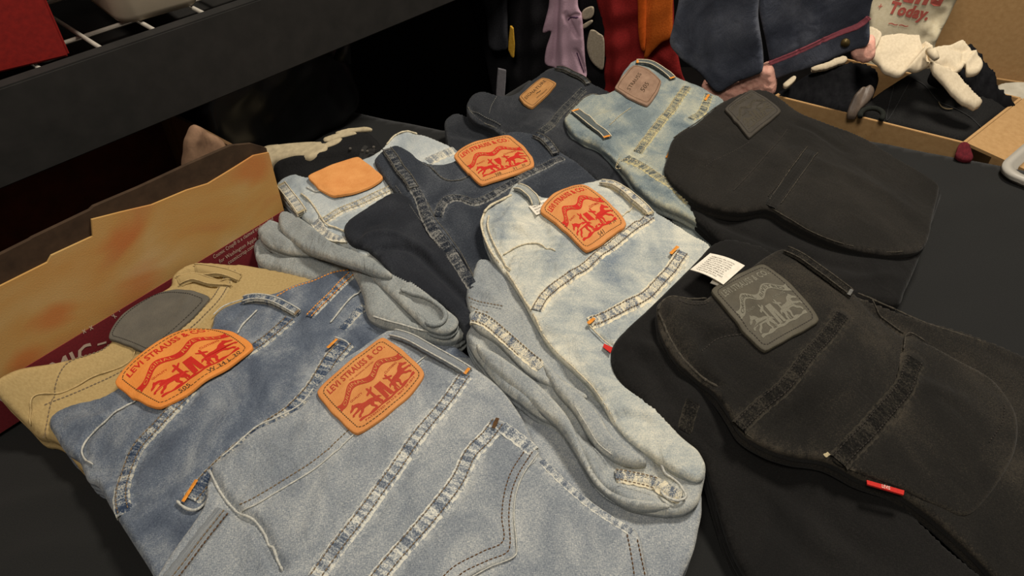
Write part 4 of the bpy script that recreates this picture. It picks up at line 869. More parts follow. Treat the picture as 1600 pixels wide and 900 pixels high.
sh.piping('yoke_seam', [(1230, 202), (1206, 232), (1176, 266), (1146, 298)], .0008, TH_DARK, r, .0); st.build(TH_DARK, r); sh.piping('lower_edge', [(1204, 324), (1234, 342), (1264, 360), (1302, 376), (1350, 388), (1400, 394), (1440, 386)], .0008, WORNB, r, -.002)
sh.piping('waistband_edge', [(1052, 216), (1080, 197), (1110, 174), (1134, 158)], .0010, WORNB, r, -.001)
patch(sh, [(1132, 170), (1152, 153), (1174, 139), (1200, 154), (1222, 173), (1195, 195), (1171, 216), (1150, 190)], L_BLK2, r, art(detail=False), INKB, stitch=TH_DARK, off=.004)

# ================================================================== grey-green faded jeans
r = thing('jeans', 'faded grey-green jeans with worn brown patch at the back of the table', 'jeans', U(1010, 190), group='jeans folded on the table')
lg = Sheet([(900, 205, .040), (960, 215, .046), (1020, 235, .048), (1080, 280, .044), (1130, 340, .038), (1134, 366, .036), (1116, 384, .032), (1080, 374, .032), (1058, 352, .034), (1028, 318, .036), (998, 292, .038), (960, 262, .040), (920, 232, .040)],
           thick=.02, roll=.007, layers=2, seed=91, noise=.0010, res=.0024, strokes=[([(1000, 296), (1030, 306), (1070, 336), (1120, 350)], .005, -.003)])
lg.build('folded_leg', I_DARK, r)
sh = Sheet([(882, 184, .058), (890, 172, .060), (904, 158, .061), (922, 146, .061), (940, 146, .061), (958, 140, .061), (974, 110, .061), (990, 94, .061), (1010, 94, .060), (1040, 104, .059), (1060, 120, .058), (1080, 128, .057), (1102, 138, .056), (1134, 160, .054), (1110, 200, .054), (1060, 250, .056), (1052, 276, .056), (1080, 300, .052), (1106, 326, .048), (1126, 350, .044), (1128, 362, .043), (1100, 350, .045), (1060, 330, .048), (1020, 310, .050), (992, 286, .052), (966, 254, .054), (938, 226, .056), (910, 212, .057), (892, 200, .058)],
           thick=.014, roll=.005, layers=2, seed=92, noise=.0012, res=.0018, nscale=.02, rumple=.0002,
           strokes=[([(950, 196), (968, 186), (990, 168)], .003, -.0015), ([(970, 250), (1000, 270), (1040, 300)], .006, .002), ([(920, 190), (940, 180), (960, 176)], .005, .002), ([(900, 206), (950, 232), (990, 262), (1030, 290)], .003, -.0025), ([(980, 200), (1010, 190), (1030, 180)], .006, .0015)])
sh.build('body', I_FADE, r)
ys = [(1074, 134), (1062, 150), (1050, 168), (1036, 184), (1020, 204), (1008, 220), (996, 236)]
sh.ribbon('yoke_seam', ys, .012, I_SEAM, r, .002, .0005); st = Stitch(); double(st, sh, ys, .007, .0024, w=.0006)
sh.ribbon('pocket_hem', [(1108, 146), (1098, 172), (1080, 184)], .011, I_SEAM, r, .002, .0005)
sh.ribbon('side_seam', [(978, 244), (1004, 258), (1030, 276), (1056, 292), (1080, 316)], .013, I_SEAM, r, .0016, .0007)
st.run(sh, [(968, 246), (962, 262), (972, 262)], .001); st.run(sh, [(986, 168), (966, 182), (950, 196)], .001); st.run(sh, [(964, 258), (972, 250), (990, 250), (1016, 262), (1050, 284)], .0016)
sh.piping('waistband_edge', [(884, 182), (904, 160), (922, 148), (934, 148)], .0014, WORND, r, -.0005)
s3 = Stitch(); s3.bar(sh, (1102, 156), (1108, 147), .003, .003); s3.bar(sh, (1042, 246), (1048, 236), .003, .002); s3.build(TH_ORG, r, 'bar_tack')
loop(sh, [(898, 170), (914, 184), (932, 200), (950, 214)], .0120, I_DARK, r, WORNW, TH_ORG, (True, True), arch=.002)
loop(sh, [(994, 95), (1012, 98), (1032, 108), (1052, 122)], .0100, I_DARK, r, WORNW, TH_ORG, (True, True), arch=.003)
st.build(TH_CREAM, r)
patch(sh, [(960, 137), (973, 118), (990, 101), (1016, 109), (1034, 127), (1026, 146), (1012, 165), (986, 153)], L_BRN, r, None, None, INKD, sizes(('STRAUSS', .15, .62, .6, .10), ('505', .3, .30, .3, .12)), off=.004, stitch=TH_BRN)

# ================================================================== charcoal jeans, stack at the back
r = thing('jeans', 'charcoal jeans with small tan patch lettered SIGNATURE, at the back left of the table', 'jeans', U(850, 180), group='jeans folded on the table')
lg = Sheet([(694, 190, .030), (700, 180, .033), (716, 176, .034), (740, 184, .035), (800, 205, .036), (860, 215, .038), (960, 250, .036), (1020, 300, .034), (1060, 350, .032), (1060, 372, .030), (1020, 350, .028), (940, 300, .028), (850, 250, .028), (760, 250, .026), (705, 240, .024), (698, 215, .027)],
           thick=.026, roll=.008, layers=3, seed=101, noise=.0012, res=.0026, strokes=[([(700, 206), (740, 214), (790, 228)], .005, -.004), ([(900, 240), (950, 264), (1000, 300)], .008, -.004)])
lg.build('folded_leg', J_BLK, r)
sh = Sheet([(729, 168, .050), (732, 154, .053), (742, 145, .055), (757, 142, .056), (780, 148, .056), (800, 147, .056), (822, 130, .057), (845, 112, .057), (866, 103, .057), (890, 108, .056), (922, 127, .055), (950, 140, .053), (975, 160, .048), (960, 220, .044), (1000, 285, .040), (980, 298, .038), (940, 280, .040), (885, 242, .042), (858, 224, .045), (830, 212, .047), (800, 212, .047), (785, 206, .048), (762, 192, .049), (740, 184, .049)],
           thick=.016, roll=.007, layers=2, seed=102, noise=.0014, res=.0022,
           strokes=[([(735, 166), (748, 182), (780, 198), (798, 206)], .003, -.004), ([(800, 170), (826, 176), (850, 160), (880, 140)], .003, -.0015), ([(776, 150), (768, 168), (762, 180)], .003, -.001), ([(800, 190), (830, 200), (850, 195)], .005, .002), ([(880, 230), (930, 250), (980, 280)], .006, .003)])
sh.build('body', J_BLK, r)
ys = [(912, 138), (892, 158), (876, 174), (862, 192), (846, 204)]
sh.ribbon('yoke_seam', ys, .0110, J_SEAM, r, .002, .0005); st = Stitch(); double(st, sh, ys, .0066, .0024, w=.0004); st.run(sh, [(776, 150), (768, 164), (764, 178)], .001)
st.run(sh, [(736, 172), (756, 186), (784, 200)], .001); st.build(TH_GREY, r)
sh.piping('fold_edge', [(731, 166), (740, 180), (760, 192), (784, 204), (790, 212)], .0014, WORND, r, -.001)
loop(sh, [(868, 105), (884, 109), (902, 118), (920, 130)], .0085, J_SEAM, r, WORNB, TH_GREY, (False, True), arch=.002)
patch(sh, [(811, 151), (828, 135), (847, 121), (860, 124), (870, 130), (852, 150), (832, 168), (820, 162)], L_TAN, r, None, None, INKD, sizes(('SIGNATURE', .1, .58, .8, .17), ('~', .42, .40, .16, .08), ('LEVI STRAUSS', .3, .20, .4, .07)), off=.004, stitch=TH_BRN)

# ================================================================== printed fruit crate under the shelf
Q0 = U(10, 672, 0); Q0[2] = T
CR = Frame(Q0, BD, Z)
m_kraft = plain('kraft_board', (112, 86, 60), (88, 66, 46), 60, .9, .2, .1)
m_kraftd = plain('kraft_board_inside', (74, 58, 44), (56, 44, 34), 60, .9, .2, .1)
def crate_print():
    s = NT('sunset_print', .75, .25); v = s.uv((1, 1, 1))
    n = s.noise(s.uv((7, 9, 1)), 1, 2, .5, .8); n2 = s.noise(s.uv((14, 22, 1)), 1, 2, .5, 1.0); g = s.noise(s.uv((700, 700, 1)), 1, 2)
    f = s.math('ADD', s.math('MULTIPLY', s.math('SUBTRACT', n, .5), 2.4), s.math('MULTIPLY', s.math('SUBTRACT', n2, .5), .9)); f = s.math('ADD', f, .5, clamp=True)
    c = s.ramp(f, [(0, lin((182, 128, 74))), (.28, lin((186, 142, 80))), (.55, lin((188, 152, 94))), (.8, lin((194, 164, 114))), (1, lin((184, 144, 78)))])
    # printed fruit shapes: soft red-orange discs
    sep = s.add('ShaderNodeSeparateXYZ'); s.link(v, sep.inputs[0])
    for (px_, py_, r_) in ((220, 440, .022), (85, 492, .016), (190, 372, .020), (395, 262, .022), (40, 560, .014)):
        a, b = CR.px(px_, py_, 0)
        dx = s.math('POWER', s.math('SUBTRACT', sep.outputs[0], float(a)), 2); dy = s.math('POWER', s.math('SUBTRACT', sep.outputs[1], float(b)), 2)
        d = s.math('SQRT', s.math('ADD', dx, s.math('MULTIPLY', dy, 2.0)))
        d = s.math('ADD', d, s.math('MULTIPLY', s.math('SUBTRACT', n2, .5), .03))
        m = s.math('SUBTRACT', 1.35, s.math('DIVIDE', d, r_), clamp=True)
        c = s.mix(s.math('MULTIPLY', m, .45), c, lin((186, 88, 38)))
    s.link(c, s.b.inputs['Base Color']); s.bump(g, .15, .001); return s.m
m_print = crate_print(); m_mar = plain('maroon_print', (128, 40, 46), (112, 34, 40), 500, .7, .1, .3)
m_cream = plain('cream_print', (214, 190, 168), (200, 176, 156), 300, .8, 0)
r = thing('fruit_crate', 'printed cardboard fruit crate with golden sunset print and maroon lettered band, under the black shelf', 'box', Q0)
L1 = -.30; R1 = float(CR.px(420, 240, 0)[0]) 
bp = [(-90, 700), (-90, 490), (0, 447), (74, 410), (80, 399), (145, 369), (143, 343), (190, 331), (237, 320), (292, 297), (325, 287), (366, 262), (396, 243), (414, 238), (424, 262), (436, 300), (446, 332)]
top_ = [CR.px(x, y, 0) for x, y in bp[1:-3]]
V = []; P2 = [(L1, .001)] + [(L1, top_[0][1])] + [tuple(t) for t in top_[1:-1]] + [(R1, top_[-1][1] - .002), (R1, .001)]
def slab(name, P2, w0, w1, mat, parent, fr=CR, **k):
    """flat board: outline in frame coordinates, from depth w0 to w1"""
    from mathutils.geometry import tessellate_polygon
    from mathutils import Vector
    n = len(P2); V = np.vstack([fr.world(np.array(P2), w1), fr.world(np.array(P2), w0)]); Fs = [list(f) for f in tessellate_polygon([[Vector((a, b, 0)) for a, b in P2]])]
    Fs = Fs + [[i + n for i in f[::-1]] for f in Fs] + [[i, (i + 1) % n, (i + 1) % n + n, i + n] for i in range(n)]
    return mesh(name, V, Fs, mat, parent, uv=np.vstack([P2, P2]), smooth=False, **k)
slab('printed_face', P2, -.0015, .0005, m_print, r)
tb2 = [CR.px(x, y, -.003) for x, y in [(-90, 440), (0, 397), (46, 374), (50, 371), (140, 328), (146, 322), (217, 292), (290, 258), (360, 227), (392, 224), (408, 228)]]
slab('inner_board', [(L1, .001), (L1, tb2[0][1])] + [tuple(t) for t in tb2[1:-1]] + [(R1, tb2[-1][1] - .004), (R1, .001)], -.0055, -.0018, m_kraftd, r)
zb0 = CR.px(0, 597, 0)[1]; zb1 = CR.px(430, 336, 0)[1]; sl = (zb1 - zb0) / (CR.px(430, 336, 0)[0] - CR.px(0, 597, 0)[0]); a0 = CR.px(0, 597, 0)[0]
slab('maroon_band', [(L1, .0015), (L1, zb0 + sl * (L1 - a0)), (R1 - .001, zb0 + sl * (R1 - a0)), (R1 - .001, .0015)], .0005, .0009, m_mar, r)
cm = CR.world([[(L1 + R1) / 2, .055]], -.175)[0]
box('rear_board', CR.world([[(L1 + R1) / 2, .05]], -.20)[0], [BD, BN, Z], ((R1 - L1) / 2, .002, .048), plain('orange_board', (84, 44, 30), (64, 36, 26), 40, .9), r)
box('end_board', CR.world([[R1 - .003, .055]], -.103)[0], [BD, BN, Z], (.002, .096, .052), m_kraft, r)
box('end_board', CR.world([[L1 + .003, .055]], -.103)[0], [BD, BN, Z], (.002, .096, .052), m_kraft, r)
box('bottom_board', CR.world([[(L1 + R1) / 2, .004]], -.103)[0], [BD, BN, Z], ((R1 - L1) / 2 - .005, .096, .002), m_kraft, r)
A = Art()
def at(A, txt, p0, p1, hh, bold=0.0):
    q0 = CR.px(*p0, .001); q1 = CR.px(*p1, .001); d = q1 - q0; L = np.linalg.norm(d); d /= L; n_ = np.array([-d[1], d[0]])
    A.text(txt, 0, 0, 1, 1, bold, fn=lambda V: q0 + V[:, :1] * L * d + V[:, 1:] * hh * n_)
at(A, 'COSMIC', (6, 636), (150, 556), .018, .02); A.strip(lambda t: tuple(CR.px(152 + 14 * t, 537 - 4 * t, .001)), lambda t: tuple(CR.px(152 + 14 * t, 540 - 4 * t, .001)), 3)
at(A, 'Cosmic Crisp® is a claimed trademark of', (335, 406), (428, 345), .0062); at(A, 'for Washington Apple growers', (344, 413), (424, 362), .0062); at(A, 'cosmiccrisp.com', (358, 415), (398, 388), .0062)
at(A, '× ×', (130, 522), (146, 514), .005); at(A, '×  ·', (180, 498), (190, 488), .006)
A.build('printed_lettering', lambda uv, l: CR.world(uv, .001 + l), m_cream, r, kind='stuff')

# beige cloth in the crate and trainer beyond it
r = thing('folded_cloth', 'small beige cloth bundle poking up inside the printed fruit crate', 'cloth', CR.world([[.2, .0]], -.08)[0])
CB = Frame(CR.world([[0, 0]], -.05)[0], BD, Z)
sh = Sheet([(302, 300, .0), (298, 240, .0), (304, 214, .0), (312, 202, .0), (324, 204, .0), (332, 211, .0), (345, 217, .0), (356, 227, .0), (362, 250, 0), (358, 290, 0)], frame=CB, thick=.012, roll=.008, res=.003, noise=.002, nscale=.02, strokes=[([(322, 200), (326, 225), (330, 250)], .003, -.004)])
sh.build('cloth', plain('beige_suede_shaded', (150, 118, 92), (120, 92, 72), 90, .9), r)  # beige darkened to put the shade around it into the colour
m_blk = plain('black_mesh_fabric', (30, 29, 29), (18, 18, 18), 700, .9, .5); m_crm = plain('cream_rubber', (196, 180, 146), (164, 150, 122), 120, .7, .1)
r = thing('shoe', 'black trainer with cream sole and three cream stripes, beyond the fruit crate', 'shoe', U(510, 262))
sh = Sheet([(424, 262, .030), (432, 244, .040), (462, 234, .045), (492, 222, .048), (506, 208, .052), (540, 199, .056), (572, 200, .058), (588, 210, .058), (600, 228, .056), (604, 246, .05), (580, 260, .045), (545, 268, .040), (500, 280, .034), (464, 292, .028), (438, 290, .024)],
           thick=.03, roll=.018, res=.0025, noise=.0008, nscale=.02, strokes=[([(440, 262), (500, 246), (560, 236)], .006, .006), ([(520, 262), (560, 246), (592, 240)], .004, -.004)], layers=2)
sh.build('upper', m_blk, r)
so = Sheet([(404, 240, .036), (414, 226, .040), (450, 222, .044), (486, 220, .046), (513, 222, .048), (506, 234, .050), (482, 245, .048), (458, 242, .044), (430, 246, .040), (416, 254, .034)], thick=.028, roll=.006, res=.002, noise=.0004, layers=2)
so.build('sole', m_crm, r)
for q_ in ([(506, 214), (524, 208), (550, 204), (556, 208), (530, 214), (508, 220)], [(524, 205), (548, 199), (572, 197), (582, 202), (556, 204), (530, 209)], [(506, 224), (520, 217), (534, 214), (530, 221), (514, 228), (504, 231)]):
    p_ = Sheet(q_, base=sh, off=.0015, thick=.003, roll=.001, res=.0015, noise=0); p_.build('stripe', m_crm, r)
for k in range(5):
    x, y = 548 + k * 9, 236 - k * 1.5 + (k % 2) * 10
    p = sh.f.world(sh.find(x, y, .002), sh.h(sh.find(x, y, .002)) + .002)[0]; box('lace_eyelet', p, [(1, 0, 0), (0, 1, 0), Z], (.0014, .0014, .0012), plain('eyelet_grey', (104, 98, 90), None, 90), r, .0004)
for a, b in (((548, 252), (572, 226)), ((560, 256), (586, 232)), ((570, 256), (594, 240))):
    sh.ribbon('lace', [a, ((a[0] + b[0]) / 2, (a[1] + b[1]) / 2 - 2), b], .005, plain('dark_lace', (52, 50, 48), (36, 35, 34), 600), r, .002, .0004, .003)

# ================================================================== black shelf with a wire deck
FO = Q0 + BN * .12; FO[2] = T; FR = Frame(FO, FD, Z)
ztop = .2225; zbot = .139
m_fas = plain('black_shelf_paint', (40, 38, 36), (31, 30, 28), 40, .75, .15, .25)
m_bk0 = plain('black_blocking_board', (20, 20, 20), (14, 14, 14), 10, .95)
m_wire = plain('white_coated_wire', (178, 170, 156), (150, 143, 132), 80, .5, 0, .4)
r = thing('shelf_unit', 'black shelf with a deep front board and white wire deck, standing along the left side', 'shelf', (FO[0], FO[1], 0))
box('fascia_board', FR.world([[.37, (ztop + zbot) / 2]], -.008)[0], [FD, FN, Z], (.85, .008, (ztop - zbot) / 2), m_fas, r, .0015)
box('added_blocking_board', FR.world([[.37, -.26]], -.43)[0], [FD, FN, Z], (.85, .003, .475), m_bk0, r); box('rear_rail', FR.world([[.37, ztop - .02]], -.42)[0], [FD, FN, Z], (.85, .008, .02), m_fas, r, .001)  # back panel added to keep light from behind out of the shelf space
for s_ in (-.46, 1.20):
    for w_ in (-.03, -.40): box('post', (*FR.world([[s_, 0]], w_)[0][:2], (T + ztop) / 2), [FD, FN, Z], (.015, .015, (T + ztop) / 2), m_fas, r, .002)
zw = ztop - .004
a_of = lambda x, y: float(FR.px(*[x, y], -.03)[0])
def ab_at(x, y, z):      # along/depth position on the deck plane
    p = U(x, y, z); return float((p - FO) @ FD), float((p - FO) @ FR.n)
for x, y in ((73, 115), (162, 78), (250, 52), (330, 27), (396, 6)):
    a, w = ab_at(x, y, zw); P = [FR.world([[a, zw]], ww)[0] for ww in (-.010, -.41)]; tube('wire', P, .0021, m_wire, r, 8)
a2 = [ab_at(x, y, zw)[0] for x, y in ((330, 27), (396, 6))]; d_ = .058
for k in range(1, 9): 
    a = a2[-1] + k * d_; tube('wire', [FR.world([[a, zw]], ww)[0] for ww in (-.010, -.41)], .0021, m_wire, r, 8)
for k, (x, y) in enumerate(((200, 65),)):
    w0 = ab_at(x, y, zw)[1]
for w_ in (w0, w0 - .052, w0 - .16, w0 - .26):
    tube('wire', [FR.world([[s_, zw - .0042]], w_)[0] for s_ in (-.44, 1.19)], .0023, m_wire, r, 8)

zs = zw + .0022
box('added_shade_board', FR.world([[.37, zw - .022]], -.215)[0], [FD, FN, Z], (.83, .19, .0015), m_fas, r)  # dark board added below the wires to shade everything beneath the deck
def prism(p, z0, z1): return [(*q[:2], z0) for q in p] + [(*q[:2], z1) for q in p]
m_red = plain('red_box_paint', (142, 30, 24), (120, 24, 20), 200, .6, .1, .3)
b1 = U(112, 91, zs); b0 = U(-60, 133, zs); dd = (b1 - b0)[:2]; dd /= np.linalg.norm(dd); nn = np.array([-dd[1], dd[0]])
r = thing('box', 'red cardboard box standing on the wire shelf at top left', 'box', (*b1[:2], T + zs))
ctr = (b0 + b1)[:2] / 2 + nn * .07
box('carton', (*ctr, T + zs + .09), [(*dd, 0), (*nn, 0), Z], (np.linalg.norm((b1 - b0)[:2]) / 2, .07, .088), m_red, r, .002)
box('lid', (*ctr, T + zs + .187), [(*dd, 0), (*nn, 0), Z], (np.linalg.norm((b1 - b0)[:2]) / 2 + .002, .072, .012), m_red, r, .002)
c0 = U(191, 46, zs); c1 = U(322, 8, zs); dd = (c1 - c0)[:2]; LL = np.linalg.norm(dd); dd /= LL; nn = np.array([-dd[1], dd[0]])
def tub(name, c0, dd, nn, L, D, H, mat, parent, wall=.0022, rad=.018, flare=.012, z0=T + zs, rim=True):
    """open tub with rounded corners and outward-leaning walls, inner and outer skin"""
    def ring(ex, z, r_):
        out = []
        for (cx, cy, a0_) in ((L - r_, r_, -pi / 2), (L - r_, D - r_, 0), (r_, D - r_, pi / 2), (r_, r_, pi)):
            for k in range(7):
                a = a0_ + k / 6 * pi / 2; x = cx + r_ * cos(a); y = cy + r_ * sin(a)
                x += ex * (1 if x > L / 2 else -1) * min(1, abs(x - L / 2) / (L / 2)); y += ex * (1 if y > D / 2 else -1) * min(1, abs(y - D / 2) / (D / 2))
                p = np.array(c0[:2]) + dd * x + nn * y; out.append([p[0], p[1], z])
        return out
    prof = [(-rad * .5, 0), (-rad * .15, rad * .12), (0, rad * .5), (flare * .5, H * .5), (flare, H)] + ([(flare + .006, H), (flare + .006, H - .006), (flare + .0075, H - .006), (flare + .0075, H + .0015)] if rim else []) + [(flare - wall, H + .0015), (flare * .5 - wall, H * .5), (-wall, rad * .6), (-rad * .5, wall)]
    V = []; n = 28
    for ex, z in prof: V += ring(ex, z0 + z, rad)
    Fs = [[i * n + k, i * n + (k + 1) % n, (i + 1) * n + (k + 1) % n, (i + 1) * n + k] for i in range(len(prof) - 1) for k in range(n)]
    Fs += [list(range(n))[::-1], [(len(prof) - 1) * n + k for k in range(n)]]
    return mesh(name, V, Fs, mat, parent, uv=[(v[0], v[2]) for v in V])
def frosted(key, col, tr=.35):
    s = NT(key, .35, .4); s.b.inputs['Base Color'].default_value = lin(col); s.b.inputs['Transmission Weight'].default_value = tr; s.b.inputs['Roughness'].default_value = .45; return s.m
m_bin = frosted('frosted_plastic', (186, 172, 150), .25)
r = thing('storage_bin', 'cloudy translucent plastic bin standing on the wire shelf at top left', 'bin', (*c0[:2], T + zs))
tub('bin_shell', c0 - np.array([*nn, 0]) * 0, dd, nn, LL, .11, .12, m_bin, r)
# made-up black sack, added so the space under the shelf reads dark
m_filler = plain('black_filler_plastic', (24, 24, 25), (14, 14, 15), 10, .35, .2, .4)
BGf = Frame(CR.world([[0, 0]], -.145)[0], BD, Z)
r = thing('added_dark_sack', 'black plastic sack slumped in the dark space under the shelf, behind the trainer', 'bag', (*BGf.world([[.44, 0]], -.05)[0][:2], T))
ab = [(.335, .004), (.54, .004), (.56, .06), (.54, .115), (.5, .128), (.42, .13), (.34, .125)]
class RawSheet(Sheet):
    pass
def raw(ab, frame, w=0.0, **k):
    """sheet whose outline is given directly in frame coordinates"""
    s = Sheet.__new__(Sheet); px_ = Frame.px; pts = iter([np.array(p, float) for p in ab])
    class F2(Frame):
        def px(self, x, y, w=0): return np.array([x, y], float)
    f2 = F2(frame.o, frame.a, frame.b); Sheet.__init__(s, [(a, b, w) for a, b in ab], frame=f2, **k); return s
sh = raw(ab, BGf, thick=.05, roll=.03, res=.006, noise=.006, nscale=.06, rumple=.002, rscale=.02)
sh.build('sack', m_filler, r)
tube('tied_neck', BGf.world([[.52, .10], [.53, .12], [.545, .135]], .02), [.012, .006, .012], m_filler, r, 10)

# ================================================================== clothes hanging beyond the table
HO = E0 + RN * .05; HO[2] = T; HP = Frame(HO, RD, Z)
def hang(name, label, cat, parts, group=None):
    r = None
    for i, (pn, out, w, mat, kw) in enumerate(parts):
        kw = dict(kw); kw.setdefault('thick', .006); kw.setdefault('roll', .003); kw.setdefault('res', .0035); kw.setdefault('noise', .003); kw.setdefault('nscale', .03); kw.setdefault('seed', 200 + i)
        sh = Sheet([(x, y, w) for x, y in out], frame=HP, **kw)
        if r is None:
            c = sh.f.world(sh.P.mean(0), w)[0]; r = thing(name, label, cat, tuple(c), group)
        sh.build(pn, mat, r)
    return r, sh
G = 'clothes hanging behind the table'
bk = plain('black_jersey', (27, 26, 28), (19, 18, 20), 400, .95, .3, .1); gy = plain('charcoal_jersey', (54, 54, 58), (42, 42, 46), 400, .95)
ye = plain('yellow_cloth', (214, 168, 60), (190, 140, 40), 200, .9); lt = plain('pale_grey_tag', (150, 146, 150), (136, 132, 136), 200, .8)
hang('hanging_jumper', 'black and charcoal hanging top with thin yellow trim and pale tag', 'clothing', [
    ('body', [(728, -60), (862, -60), (858, 60), (852, 150), (846, 180), (790, 180), (770, 150), (750, 60)], -.02, bk, dict(strokes=[([(800, -40), (806, 60), (812, 150)], .012, .008), ([(832, -40), (834, 60), (832, 150)], .01, .006)])),
    ('sleeve', [(750, -60), (790, -60), (791, 20), (792, 72), (786, 80), (766, 76), (760, 40)], .006, gy, dict(strokes=[([(772, -40), (778, 20), (780, 70)], .006, -.004)])),
    ('yellow_trim', [(797, 40), (802, 44), (804, 70), (803, 91), (799, 89), (794, 78), (795, 60)], .010, ye, dict(thick=.003, roll=.0, noise=0, smooth=False, res=.0015)),
    ('swing_tag', [(778, 106), (791, 109), (790, 130), (788, 156), (775, 152), (776, 130)], .008, lt, dict(thick=.001, roll=0, noise=0, smooth=False, res=.002))], G)
li = plain('lilac_cotton', (206, 172, 186), (190, 154, 170), 500, .9, .2, .1); liD = plain('plum_fold_shade', (92, 62, 92), (74, 50, 76), 300, .9)
r, sh = hang('hanging_shirt', 'lilac shirt hanging behind the charcoal jeans', 'clothing', [
    ('body', [(862, -60), (902, -60), (902, 6), (908, 26), (911, 64), (913, 96), (915, 124), (900, 124), (880, 112), (862, 106), (851, 100), (853, 76), (860, 50), (847, 53), (852, 30), (858, 0)], .012, li, dict(roll=.0025, thick=.005, res=.0022, noise=.0022, strokes=[([(872, -20), (868, 50), (864, 100)], .004, -.004), ([(884, 22), (894, 42), (900, 56)], .003, -.004), ([(888, 30), (896, 24), (906, 24)], .0022, -.003), ([(900, 80), (908, 100), (912, 118)], .003, -.005), ([(880, -10), (878, 60), (880, 108)], .006, .004)]))], G)
sh.piping('fold_shade_line', [(887, 32), (893, 27), (904, 27)], .0012, liD, r, .0005); sh.piping('fold_shade_line', [(901, 82), (906, 96), (912, 114)], .0012, liD, r, .0)  # dark plum lines painted as shade in the shirt folds
cr = plain('cream_print_cloth', (186, 172, 150), (160, 146, 126), 350, .9)
r, sh = hang('patterned_scarf', 'black hanging garment with cream leaf patches between lilac and dark red', 'clothing', [
    ('body', [(898, -60), (938, -60), (944, 30), (950, 110), (956, 170), (910, 170), (906, 90), (904, 10)], -.004, bk, {}),
    ('cream_patch', [(921, 50), (926, 46), (936, 52), (944, 62), (943, 106), (934, 106), (922, 92), (917, 72)], .008, cr, dict(thick=.001, roll=0, noise=0, res=.002)),
    ('cream_patch', [(911, 16), (922, 10), (928, 12), (926, 26), (914, 31), (909, 26)], .008, cr, dict(thick=.001, roll=0, noise=0, res=.002)),
    ('cream_patch', [(909, 40), (924, 31), (926, 35), (912, 45)], .008, cr, dict(thick=.001, roll=0, noise=0, res=.002))], G)
rd = plain('dark_red_cotton', (148, 40, 38), (122, 32, 32), 400, .92, .25, .1)
hang('hanging_shirt', 'dark red garment hanging behind the orange one', 'clothing', [
    ('body', [(930, -60), (1010, -60), (1046, -40), (1054, 60), (1066, 120), (1076, 180), (950, 180), (944, 120), (940, 60), (934, 10)], -.002, rd, dict(noise=.005, strokes=[([(952, -30), (962, 60), (966, 140)], .010, .006), ([(985, -30), (990, 60), (985, 120)], .010, -.005), ([(1020, 90), (1036, 110), (1044, 140)], .006, -.006)]))], G)
og = plain('orange_wool', (196, 98, 34), (170, 80, 26), 400, .92, .3, .1); og2 = plain('bright_orange_facing', (206, 92, 24), (190, 80, 20), 400, .9)
r, sh = hang('hanging_coat', 'orange garment with stitched front edge, hanging over the dark red one', 'clothing', [
    ('body', [(1004, -60), (1052, -60), (1050, 10), (1049, 56), (1034, 66), (1018, 82), (1007, 94), (1006, 70), (1003, 20)], .016, og, dict(roll=.002, noise=.002, strokes=[([(1014, -30), (1013, 30), (1010, 76)], .002, -.003)])),
    ('facing', [(995, -60), (1009, -60), (1009, 20), (1007, 78), (1001, 76), (997, 50), (996, 10)], .022, og2, dict(roll=.002, noise=.001, thick=.004))], G)
nv = denim('navy_brushed_denim', (48, 51, 62), (74, 78, 90), (106, 109, 120), .3, .7, 14); nvd = plain('navy_dark_hem', (58, 60, 70), (46, 48, 57), 300, .9)
pk = plain('pink_braid', (196, 108, 118), (164, 88, 100), 300, .9); fur = plain('pink_fleece', (240, 186, 166), (222, 160, 142), 160, .98, .9, .05)
r, sh = hang('denim_jacket', 'navy denim jacket with pink braid and pink fleece, hanging above the cardboard box', 'jacket', [
    ('sleeve', [(1066, -60), (1178, -60), (1184, 30), (1192, 104), (1180, 118), (1150, 130), (1124, 146), (1112, 140), (1092, 116), (1062, 92), (1047, 68), (1052, 40), (1060, 0)], .050, nv, dict(noise=.004, nscale=.05, thick=.012, roll=.004, strokes=[([(1075, 0), (1068, 50), (1060, 80)], .008, -.005), ([(1120, -30), (1116, 60), (1120, 130)], .012, .004)])),
    ('body', [(1160, -60), (1372, -60), (1362, 6), (1358, 30), (1357, 68), (1332, 82), (1290, 98), (1240, 114), (1210, 124), (1205, 106), (1196, 60), (1182, 0)], .030, nv, dict(noise=.004, nscale=.05, thick=.008, roll=.003, strokes=[([(1240, -40), (1244, 30), (1248, 84)], .0015, -.002), ([(1282, -40), (1284, 20), (1284, 70)], .0015, -.002), ([(1204, 99), (1270, 72), (1357, 30)], .003, -.002)]))], G)
sh.ribbon('pink_braid', [(1202, 100), (1236, 86), (1276, 68), (1318, 50), (1340, 42), (1358, 28)], .007, pk, r, .002, .0002)
q = sh.f.world(sh.find(1321, 66, .002), sh.h(sh.find(1321, 66, .002)) + .002)[0]; tube('button', [q, q + HP.n * .003], .0055, plain('brass_button', (128, 108, 66), (90, 76, 48), 60, .4, .2, .5, metal=.6), r, 12)
fl = Sheet([(x, y, .040) for x, y in [(1094, 140), (1106, 132), (1124, 138), (1150, 128), (1180, 112), (1204, 106), (1210, 122), (1211, 146), (1196, 152), (1166, 152), (1134, 168), (1112, 158)]], frame=HP, thick=.02, roll=.012, res=.0022, noise=.003, nscale=.02, rumple=.0012, rscale=.004, seed=300)
fl.build('fleece_lining', fur, r)
fl = Sheet([(x, y, .024) for x, y in [(1330, 80), (1350, 66), (1366, 66), (1366, 92), (1350, 100), (1334, 96)]], frame=HP, thick=.02, roll=.008, res=.0022, noise=.003, nscale=.02, rumple=.0012, rscale=.004, seed=301)
fl.build('fleece_lining', fur, r)

